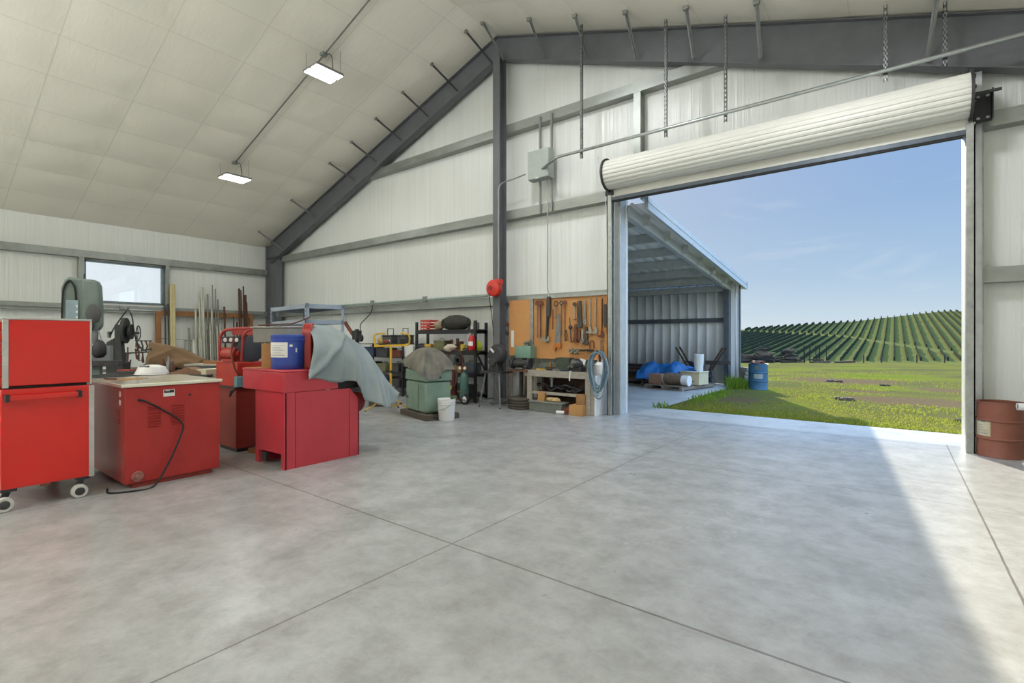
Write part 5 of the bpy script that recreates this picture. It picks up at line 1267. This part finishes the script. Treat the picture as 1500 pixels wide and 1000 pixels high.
# ================================================================== left wall: rack of bars
t = thing('bar_rack', 'fir timber frame on left wall holding long metal bars', 'rack', (-18.1, 5.46, 0))
MB().box(-.03, -.06, 0, .06, .08, 2.34).build('post', wood_fir, t); MB().box(-.03, 2.74, 0, .06, 2.86, 2.34).build('post', wood_fir, t)
MB().box(-.0, .08, 2.2, .05, 2.74, 2.36).build('top_rail', wood_fir, t); MB().box(-.0, .08, .72, .05, 2.74, .88).build('bottom_rail', wood_fir, t)
MB().tube([(.1, .0, 1.5), (.12, .9, 1.42), (.1, 2.74, 1.38)], .006, 5).build('tie_wire', iron, t)
BARS = [(5.63, 2.55, 0.012, 'd'), (5.71, 2.57, 0.014, 'd'), (5.79, 3.2, 0.03, 'w'), (5.86, 3.2, 0.028, 'w'), (6.26, 1.83, 0.02, 'g'), (6.41, 1.45, 0.051, 'l'), (6.49, 2.42, 0.023, 'l'), (6.59, 2.77, 0.017, 'l'), (6.65, 3.18, 0.017, 'l'), (6.71, 3.17, 0.017, 'l'), (6.83, 2.96, 0.017, 'g'), (6.95, 2.44, 0.02, 'l'), (6.99, 3.27, 0.012, 'g'), (7.07, 3.15, 0.012, 'g'), (7.14, 2.8, 0.016, 'g'), (7.36, 2.57, 0.018, 'r'), (7.62, 2.23, 0.012, 'd'), (7.82, 3.22, 0.018, 'r'), (7.9, 3.17, 0.012, 'r'), (7.97, 3.31, 0.012, 'r'), (8.03, 3.01, 0.024, 'r'), (8.09, 2.76, 0.015, 'r'), (7.73, 2.05, 0.018, 'r'), (6.55, 1.48, 0.02, 'l'), (6.62, 1.48, 0.023, 'l'), (6.77, 1.77, 0.017, 'g'), (6.88, 1.92, 0.017, 'l'), (7.03, 1.63, 0.017, 'g'), (7.1, 1.92, 0.015, 'l'), (7.2, 1.85, 0.021, 'l')]
bm_ = {'d': iron, 'w': mat('pale_pine', '#c9bb8e', .6, 0, '#b4a677'), 'g': mat('bar_grey', '#8c8b82', .5, .4), 'l': mat('bar_light', '#bdbcae', .4, .4, '#a9a899'), 'r': mat('bar_rust', '#5b3a2c', .8, 0, '#472e24')}
nm = {'d': ('dark iron bar standing at left end of the bar rack', 'dark bars in the rack'), 'w': ('pale pine pole standing left in the bar rack', 'pine poles in the rack'), 'g': ('dull grey metal bar standing in middle of the rack', 'grey bars in the rack'),
      'l': ('light metal tube standing in middle of the rack', 'light tubes in the rack'), 'r': ('rust brown bar standing at right end of the rack', 'rusty bars in the rack')}
for i, (y, zt, r, k) in enumerate(BARS):
    l, g = nm[k]
    short = zt < 2.3
    if short and k == 'l': l, g = 'short light tube standing low in the bar rack', 'short light tubes in the rack'
    if short and k == 'g': l, g = 'short grey bar standing low in the bar rack', 'short grey bars in the rack'
    if short and k == 'd': l, g = 'thin dark rod alone near right end of the rack', None
    if i == 22: l, g = 'short rust brown bar at right end of the rack', None
    if i == 4: l, g = 'single short grey bar left of the tube cluster', None
    if i == 5: l, g = 'fat short light tube left of the tube cluster', None
    m = MB(); m.cyl((.13 + .04*(i % 2) + (.07 if short else 0), 0, 0), (.03 + (.07 if short else 0), .01*((i % 3)-1), zt), r*1.65, n=10)
    one('metal_bar' if k != 'w' else 'wooden_pole', m, bm_[k], l, 'bar' if k != 'w' else 'pole', (-18.03, y, 0), 0, g)

# ================================================================== milling machine behind the tool chest
t = thing('milling_machine', 'tall grey-green milling machine behind the red tool chest', 'milling machine', (-9.3, 1.9, 0), math.radians(66)); t.scale = (.66, .55, 1)
mg = mat('machine_grey_green', '#6f7f78', .45, 0, '#5f6e68', .5, 3)
# local: x to the right as seen, y away
m = MB(); m.prism([(-.32, 1.55), (-.36, 2.2), (-.30, 2.32), (-.24, 2.36), (.06, 2.34), (.06, 1.5), (-.2, 1.5)], -.16, .3, 'y'); m.build('rear_head', mg, t, bevel=.03)
m = MB(); m.prism([(.0, 1.62), (.0, 2.34), (.24, 2.33), (.285, 2.25), (.31, 1.95), (.31, 1.66), (.22, 1.58)], -.2, .2, 'y'); m.build('front_head', mg, t, bevel=.04)
MB().box(-.3, -.1, 0, .05, .45, 1.56).build('column', mg, t, bevel=.03)
e = MB().box(-.27, -.21, 1.72, -.06, -.16, 2.03).build('control_box', mat('blue_grey_panel', '#8fa3ac', .4, .3), t, bevel=.006)
for k in range(3): MB().box(-.1, -.215, 1.77+.08*k, -.07, -.21, 1.8+.08*k).build('button', paper, e)
MB().tube(smooth_path([(-.1, -.18, 2.03), (-.12, -.2, 2.2), (-.2, -.2, 2.3), (-.3, -.2, 2.2), (-.33, -.2, 1.9), (-.34, -.18, 1.3)], 6), .018, 8).build('cable', blackrub, t)
MB().lathe([(0, -.05), (.1, -.045), (.135, -.02), (.135, .02), (.09, .04), (0, .04)], 28, (.2, -.24, 1.84), 'y').build('drive_knob', mat('knob_grey', '#4b4d4e', .45), t)
MB().lathe([(0, -.03), (.06, -.03), (.07, .02), (0, .03)], 20, (.14, -.24, 1.66), 'y').build('small_knob', iron, t)
MB().cyl((.2, -.1, 1.6), (.2, -.1, 1.4), .07, .05, n=18).build('quill', grey_steel, t)
MB().tube([(.28, -.2, 1.6), (.33, -.24, 1.48), (.31, -.25, 1.38)], .012, 6).build('feed_lever', grey_steel, t)
MB().cyl((.0, 0, 2.34), (.0, 0, 2.42), .012, n=8).build('draw_bar', iron, t)
m = MB().lathe([(0, 0), (.09, .01), (.14, .06), (.14, .16), (.09, .22), (.05, .26), (0, .27)], 24, (.3, -.2, 1.2)); m.build('ball_handle', black, t, ang=50)
MB().box(-.2, -.35, 1.08, .66, .1, 1.16).build('table', iron, t, bevel=.008)
MB().box(-.05, -.2, .6, .3, .12, 1.08).build('knee', mg, t)
MB().box(.12, -.25, 1.16, .5, .05, 1.38).build('grey_vise', mat('flat_grey', '#7d8386', .5, .1), t, bevel=.008)
# ================================================================== old belt-drive machine
t = thing('drill_press', 'old dark belt-drive machine with pulleys and small handwheel', 'drill press', (-10.52, 2.6, 0), math.radians(56)); t.scale = (.5, .8, 1)
dk = mat('machine_dark', '#3b3d3c', .55, .2, '#2d2f2e', .5, 9)
MB().box(-.3, -.1, 0, .2, .3, 1.08).build('base', dk, t, bevel=.02)
m = MB(); m.prism([(-.05, 1.05), (-.06, 1.72), (.08, 1.72), (.14, 1.3), (.18, 1.05)], -.09, .1, 'y'); m.build('column', dk, t, bevel=.01)
m = MB(); m.prism([(-.32, 1.05), (-.30, 1.42), (-.05, 1.5), (-.05, 1.05)], -.08, .1, 'y'); m.build('gear_case', dk, t, bevel=.02)
MB().lathe([(0, -.04), (.06, -.04), (.16, -.03), (.2, -.05), (.22, -.05), (.22, .05), (.2, .05), (.16, .03), (0, .04)], 30, (.2, 0, 1.62), 'x').build('flat_pulley', dk, t)
MB().lathe([(0, -.1), (.1, -.1), (.13, -.04), (.13, .04), (0, .06)], 22, (.36, 0, 1.6), 'x').build('motor', dk, t)
hw_ = MB().tube([(.58, .12*math.cos(a), 1.58+.12*math.sin(a)) for a in [2*PI*i/22 for i in range(22)]], .014, 6, closed=True).build('handwheel', dk, t)
for k in range(3): MB().bar((.58, 0, 1.58), (.58, .12*math.cos(k*2.1), 1.58+.12*math.sin(k*2.1)), .014, .014).build('spoke', dk, hw_)
MB().cyl((.4, 0, 1.58), (.6, 0, 1.58), .02, n=8).build('shaft', dk, t)
for s, pts in enumerate((((-.25, 0, 1.5), (-.1, 0, 1.68), (.28, 0, 2.0)), ((.28, 0, 2.0), (.4, 0, 1.85), (.46, 0, 1.6), (.55, 0, 1.4), (.72, 0, 1.28)))):
    MB().tube(smooth_path(pts, 6), .018, 7).build('feed_arm', dk, t)
MB().ell((.28, 0, 2.0), .05, .04, .04, 10, 7).build('pivot', grey_steel, t)
MB().bar((.72, 0, 1.28), (.98, 0, 1.3), .02, .03).build('arm_tip', dk, t)
MB().lathe([(0, 0), (.05, 0), (.05, .1), (0, .1)], 14, (-.2, -.1, 1.5)).build('oiler', grey_steel, t)
# ================================================================== far work table with brown tarp
t = thing('work_table', 'long cluttered dark work table along far left wall', 'table', (-11.4, 3.5, 0), math.radians(38))
MB().box(-.9, -.3, .84, 1.2, .4, .9).build('top', mat('dirty_table', '#5b564d', .7), t)
for x in (-.8, 1.1):
    for y in (-.25, .35): MB().box(x-.04, y-.04, 0, x+.04, y+.04, .84).build('leg', iron, t)
MB().box(-.9, -.28, .4, 1.2, .38, .43).build('lower_shelf', iron, t)
brn = mat('brown_canvas', '#7d6448', .85, 0, '#69523a', .5, 3, bump=.1, bscale=120)
prof = [(-.25, 1.42, .98), (.0, 1.38, .95), (.25, 1.30, .95), (.5, 1.2, .93), (.75, 1.1, .92), (1.0, .98, .8), (1.2, .93, .70), (1.38, 1.0, .74), (1.5, 1.02, .82)]
def canvas(u, v):
    s = u*(len(prof)-1); i = min(int(s), len(prof)-2); f = s-i
    x = prof[i][0]+(prof[i+1][0]-prof[i][0])*f; zt = prof[i][1]+(prof[i+1][1]-prof[i][1])*f; zb = prof[i][2]+(prof[i+1][2]-prof[i][2])*f
    if v < .7: k = v/.7; y, z = -.36+.2*k**1.5, zb+(zt-zb)*k
    else: k = (v-.7)/.3; y, z = -.16+.42*k, zt-.05*k*k
    w_ = noise.noise(Vector((u*5+v*2.5, v*3, 2)))*.09 + .045*(1-2*abs(math.sin(u*11-v*4))**.7)*(1-.6*v)
    return (x, y-w_, z+w_*.6)
q = one('canvas_sheet', MB().grid(70, 24, canvas), brn, 'brown canvas sheet draped over table below the bar rack', 'canvas', (-11.02, 3.47, 0), math.radians(38), fix=False, ang=180, thick=.004); q.scale = (1.0, .7, 1)
one('canvas_support', MB().box(.0, -.04, 0, .7, .1, .12).box(.0, -.04, .12, .35, .1, .28), iron, 'dark machine bed under the brown canvas sheet', 'machine', (-11.1, 3.55, .9), math.radians(38))
def at_tab(a, b, z): 
    c, s = math.cos(math.radians(38)), math.sin(math.radians(38)); return (-11.4+a*c-b*s, 3.5+a*s+b*c, z)
one('clamp_rack', MB().bar((-.34, 0, .3), (.34, 0, .34), .03, .03).bar((-.3, 0, 0), (-.3, 0, .3), .03, .03).bar((.3, 0, 0), (.3, 0, .34), .03, .03), iron, 'iron rail holding a row of rusty clamps left of the canvas', 'rail', at_tab(-.22, -.2, .9), math.radians(38))
for i in range(6):
    m = MB().tube([(0, -.02, .0), (0, -.04, -.2), (.05, -.04, -.21), (.06, -.04, -.12)], .014, 6).cyl((0, -.03, .02), (0, -.03, .12), .012, n=6)
    one('clamp', m, (rust, rustred, iron)[i % 3], 'rusty clamp hanging on the iron rail', 'clamp', at_tab(-.48+.085*i+.02*((i*5) % 3), -.2-.03*(i % 2), 1.2+.03*((i*7) % 4)), math.radians(38+35*((i*3) % 5)), 'clamps on the iron rail')
for i in range(4):
    one('clamp_screw', MB().tube([(0, 0, 0), (.03, -.02, .1), (.0, -.02, .2)], .014, 6).cbox((0, -.01, .2), (.06, .02, .02)), iron if i % 2 else rust, 'upright clamp screw on the iron rail', 'clamp', at_tab(-.32+.08*i, -.2, 1.24), math.radians(38+15*i), 'upright clamp screws')
q = one('domed_cover', MB().lathe([(0, .02), (.04, .02), (.2, .015), (.21, .0), (.2, 0), (0, 0)], 30).lathe([(0, .02), (.2, .02), (.16, .1), (.08, .13), (0, .135)], 30), white_pl, 'white domed cover with grey handle behind the pale cabinet top', 'lid', (-8.35, 2.45, .98), .5)
MB().bar((-.06, -.13, .11), (.08, -.13, .11), .02, .03).build('handle', grey_steel, q)
q = thing('low_bench', 'low dark bench behind the pale-topped cabinet', 'bench', (-8.4, 2.5, 0), .66)
MB().box(-.7, -.25, .94, .9, .3, .98).build('top', iron, q)
for x in (-.65, .85): MB().box(x-.03, -.22, 0, x+.03, .27, .94).build('leg', iron, q)
def at_b(a, b, z): 
    c, s = math.cos(.66), math.sin(.66); return (-8.4+a*c-b*s, 2.5+a*s+b*c, z)
one('red_box', MB().box(-.1, -.06, 0, .1, .06, .06), mat('red_carton', '#a8442f', .6), 'small red and brown carton on low bench behind cabinet', 'box', at_b(-.4, 0, .98), .5)
one('tool_tray', MB().box(-.13, -.08, 0, .13, .08, .045), iron, 'flat dark tray next to the white domed cover', 'tray', at_b(-.25, -.13, .98), .7)
for i, (a, h, m_) in enumerate(((-.02, .2, rust), (.06, .24, grey_steel), (.12, .17, rust))): one('bottle', MB().lathe([(0, 0), (.03, 0), (.032, h*.6), (.012, h*.8), (.012, h), (0, h)], 12), m_, ('rusty oil can left of the pale bottle', 'slim grey oil can among rusty ones', 'rusty oil can right of the pale bottle')[i], 'oil can', at_b(a, .2, .98))
t = thing('parts_table', 'small grey table with pale top behind the pale-topped cabinet', 'table', (-8.55, 3.3, 0), .66)
MB().box(-.3, -.2, 1.06, .32, .22, 1.085).build('top', mat('pale_worn_top', '#a9a79c', .6), t)
MB().box(-.27, -.17, .3, .28, .19, 1.06).build('cabinet', mat('blue_grey_cab', '#6b7378', .5), t); 
one('wood_offcut', MB().box(-.12, -.05, 0, .12, .05, .05), wood_fir, 'tan wood offcut on the small grey table', 'wood', (-8.5, 3.3, 1.085), .5)
one('cardboard_tray', MB().prism([(-.3, 0), (0, .1), (.3, 0)], -.1, .1, 'y'), mat('brown_cone', '#8a6a54', .8), 'brown folded card behind the pale-topped cabinet', 'cardboard', at_b(.55, -.05, .98), .66)
one('dark_motor', MB().cyl((-.15, 0, .12), (.18, 0, .12), .12, n=18).box(-.1, -.1, 0, .12, .1, .04), black, 'black ribbed motor under the brown canvas edge', 'motor', (-10.25, 3.25, .9) if False else at_tab(.35, -.22, .9), math.radians(38))

# ================================================================== right of the door: rust-red drum, white valve stand
t = thing('steel_drum', 'rust-red open steel drum with torn pale label right of door', 'drum', (1.06, 8.72, 0))
dm = mat('drum_red', '#84513f', .55, .05, '#744535', .5, 4, bump=.05)
def drumprof(r, h): return [(0, .01), (r, .0), (r+.006, .006), (r, .014), (r, h*.31), (r+.012, h*.325), (r+.012, h*.345), (r, h*.36), (r, h*.64), (r+.012, h*.655), (r+.012, h*.675), (r, h*.69), (r, h-.014), (r+.008, h-.008), (r+.004, h), (r-.008, h-.006), (r-.012, h*.5), (0, h*.48)]
MB().lathe(drumprof(.222, .69), 44).build('shell', dm, t, ang=40)
lb = curved_label(.2245, 176, 240, .26, .47, 'label', mat('aged_label', '#b9b29b', .8, 0, '#a49c84', .5, 12), t)
curved_label(.2252, 194, 204, .43, .455, 'label_print', mat('label_teal', '#6f8f8e', .8), lb, 4); curved_label(.2252, 209, 226, .43, .455, 'label_print', mat('label_teal', '#6f8f8e'), lb, 4)
for k in range(4): curved_label(.2252, 184+k*3, 232-k*5, .29+k*.033, .298+k*.033, 'label_line', mat('label_ink', '#8a8d90'), lb, 6)
t = thing('pipe_stand', 'white painted post with side pipe stub at right picture edge', 'post', (1.29, 8.30, 0))
MB().box(-.045, -.05, .5, .06, .05, .86).build('bracket', white_pl, t, bevel=.006); MB().box(-.055, -.06, .84, .08, .06, .865).build('cap', white_pl, t, bevel=.004)
MB().cyl((0, 0, 0), (0, 0, .52), .03, n=14).build('post', white_pl, t); MB().cyl((-.04, -.0, .68), (-.14, -.02, .68), .042, n=20).build('pipe_stub', white_pl, t)
MB().cyl((-.14, -.02, .68), (-.142, -.02, .68), .03, n=20).build('bore', grey_steel, t); MB().cyl((0, 0, 0), (0, 0, .015), .1, n=20).build('foot', white_pl, t)

# ================================================================== things outside
t = thing('steel_drum', 'blue steel drum standing in the grass beside the lean-to', 'drum', (-3.2, 16.1, gz(-3.2, 16.1)))
bd_ = mat('drum_blue', '#2c5f82', .45, .05, '#255270', .5, 4)
MB().lathe(drumprof(.26, .76), 40).build('shell', bd_, t, ang=40); curved_label(.262, 255, 310, .33, .47, 'label', mat('grey_label', '#9aa3a6', .8), t)
curved_label(.262, 265, 282, .60, .70, 'rust_patch', mat('rust_patch', '#6c6a4a', .8), t, 5); 
one('scrap_heap', MB().ell((0, 0, .03), .2, .18, .09, 12, 7, .3, 8), rust, 'rusty scrap filling top of the blue drum', 'scrap', (-3.2, 16.1, .71))
for i in range(5):
    one('stone_block', MB().cbox((0, 0, .06), (.22, .26, .115), (0, 0, .2*i)), mat('pale_rubble', '#8f877e', .9), 'rough pale block in the stack behind lean-to corner', 'block', (-3.72, 16.9, -.02+.12*i), .3, 'blocks stacked behind the lean-to corner', bevel=.015)
def pallet(lab, loc, rz, L=1.6, W_=1.15):
    t = thing('pallet', lab, 'pallet', loc, rz)
    for x in (-W_/2+.05, 0, W_/2-.05): MB().box(x-.04, -L/2, .02, x+.04, L/2, .11).build('runner', wood_old, t)
    for k in range(8):
        y = -L/2+.06+k*(L-.12)/7; MB().box(-W_/2, y-.05, .11, W_/2, y+.05, .13).build('deck_board', wood_old, t)
    for y in (-L/2+.05, 0, L/2-.05): MB().box(-W_/2, y-.05, 0, W_/2, y+.05, .02).build('bottom_board', wood_old, t)
    return t
pallet('weathered pallet loaded with boxes and a log in the lean-to', (-5.15, 15.0, 0), -.2, 1.9, 1.25)
pz = .13
one('log_section', MB().lathe([(0, -.27), (.165, -.27), (.175, -.2), (.17, .2), (.165, .26), (0, .26)], 20, (0, 0, .18), 'x'), mat('bark_brown', '#7c6a58', .9, 0, '#635343', .5, 8, bump=.3), 'fat brown log lying at front of the loaded pallet', 'log', (-5.08, 14.34, pz), -.15)
one('paper_roll', MB().lathe([(0, -.1), (.15, -.1), (.15, .1), (0, .1)], 20, (0, 0, .15), 'x'), white_pl, 'white round end cap at right of the brown log', 'roll', (-4.72, 14.28, pz), -.15)
one('carton', MB().box(-.24, -.16, 0, .2, .18, .3), mat('grey_carton', '#a5806c', .8), 'greyish carton with green mark at left of the log', 'box', (-5.62, 14.5, pz), -.25, bevel=.01)
one('cloth_bag', MB().ell((0, 0, .14), .11, .1, .16, 12, 8, .08, 5), mat('pinkish_cloth', '#c2b4b8', .9), 'pale pinkish bag between the carton and the log', 'bag', (-5.38, 14.36, pz))
t = thing('plastic_crate', 'cream storage crate on the loaded pallet under white buckets', 'crate', (-4.72, 15.0, pz), -.15)
MB().box(-.3, -.3, 0, .3, .3, .36).build('crate', mat('cream_crate', '#cfc4a4', .6, 0, '#bdb190'), t, bevel=.012); MB().box(-.32, -.32, .36, .32, .32, .39).build('rim', mat('cream_rim', '#d8cfb2', .6), t, bevel=.006)
MB().box(-.26, -.305, .1, -.1, -.3, .28).build('stained_panel', mat('brown_stain', '#9a8560', .8), t)
for k in range(4): bucket('white bucket in the nested stack on the cream crate', (-4.62, 15.1, .52+.055*k), .92, 'nested white buckets on the crate', handle=False)
# blue tarp heap
def btarp(u, v):
    x = -.85+1.75*u; y = -.5+.95*v
    h = .28*math.exp(-((x-.25)/.4)**2) + .20*math.exp(-((x+.55)/.35)**2) + .05
    e = max(0, 1-abs(y)/.45)**.5
    n_ = noise.noise(Vector((x*2.6, y*3, 1)))*.14 + noise.noise(Vector((x*6, y*6, 4)))*.06
    dr = max(0, -y-.22)*(1.0+.8*noise.noise(Vector((x*2.3, 0, 6))))
    return (x+.1*n_, y+.15*noise.noise(Vector((x*2, y*2, 9))), max(-.3, h*(e*.8+.2) + n_*1.0 - dr))
one('blue_tarp', MB().grid(70, 34, btarp), mat('blue_tarp', '#1f6fb6', .45, 0, '#195f9f', .5, 5), 'crumpled bright blue tarp heaped behind the brown log', 'tarp', (-5.55, 15.1, .46), .05, fix=False, ang=60, thick=.004)
one('tarp_load', MB().box(-.7, -.35, 0, .45, .3, .33), mat('brown_load', '#6b5140', .9), 'brown load under the blue tarp', 'crate', (-5.55, 15.15, .13), .05)
# stacked boards behind
pallet('weathered pallet carrying stacked dark boards in the lean-to', (-6.55, 16.0, 0), .1, 1.3, 2.2)
for k in range(5):
    m = MB().cbox((0, 0, .04), (1.9-.1*(k % 2), .8, .07), (0, 0, 0)); one('board_stack', m, tm[k % 3], ('lowest', 'second lowest', 'middle', 'second highest', 'topmost')[k]+' layer of dark boards stacked behind blue tarp', 'boards', (-6.5+.04*(k % 3), 16.0, .13+.085*k), .1+.02*(k % 2))
one('long_plank', MB().cbox((0, 0, .03), (2.6, .25, .06)), tm[1], 'long dark plank resting on top of the board stack', 'plank', (-6.1, 16.1, .56), .03)
one('stone', MB().ell((0, 0, .1), .18, .14, .12, 12, 8, .12, 3), mat('pale_stone', '#b8b5ad', .9), 'pale round lump left of the blue tarp', 'stone', (-6.35, 15.0, .13) if False else (-6.35, 15.45, .13))
# wheelbarrow / hand plough with long wooden handles
def handles(lab, loc, rz, lean):
    t = thing('wheelbarrow', lab, 'wheelbarrow', loc, rz)
    for y in (-.2, .2): MB().tube([(0, y*.5, .25), (lean*.5, y*.8, .75), (lean, y, 1.2)], .028, 8).build('handle', tm[1], t)
    MB().bar((-.05, -.16, .3), (-.05, .16, .3), .05, .05).build('crossbar', iron, t)
    w_ = MB().lathe([(.1, -.03), (.17, -.03), (.19, 0), (.17, .03), (.1, .03), (.1, -.03)], 22, (-.08, 0, .19), 'y').build('wheel', black, t)
    MB().tube([(.1, -.1, .4), (.25, -.1, 0.01)], .018, 6).build('leg', iron, t); MB().tube([(.1, .1, .4), (.25, .1, 0.01)], .018, 6).build('leg', iron, t)
handles('upturned wheelbarrow with handles leaning left behind blue tarp', (-5.15, 16.4, 0), 0, -.55); handles('upturned wheelbarrow with handles leaning right near lean-to corner', (-4.75, 16.3, 0), 0, .55)
t = thing('bench_vise', 'small black vise on a stand between the wheelbarrows', 'vise', (-4.98, 15.95, 0))
MB().cyl((0, 0, .0), (0, 0, .6), .04, n=10).build('stand', black, t); MB().cbox((-.02, 0, .68), (.3, .14, .1)).build('body', black, t); MB().bar((-.3, 0, .76), (-.1, 0, .74), .05, .05).build('jaw', black, t); MB().cyl((0, 0, 0), (0, 0, .02), .18, n=16).build('base', black, t)
t = thing('sawhorse', 'black metal sawhorse near the lean-to corner post', 'sawhorse', (-4.42, 16.5, 0), .2)
MB().bar((-.4, 0, .72), (.35, 0, .72), .08, .12).build('top_beam', iron, t)
for x in (-.22, .26):
    for y in (-.25, .25): MB().tube([(x, y*.15, .7), (x*1.15, y, .0)], .026, 7).build('leg', black, t)
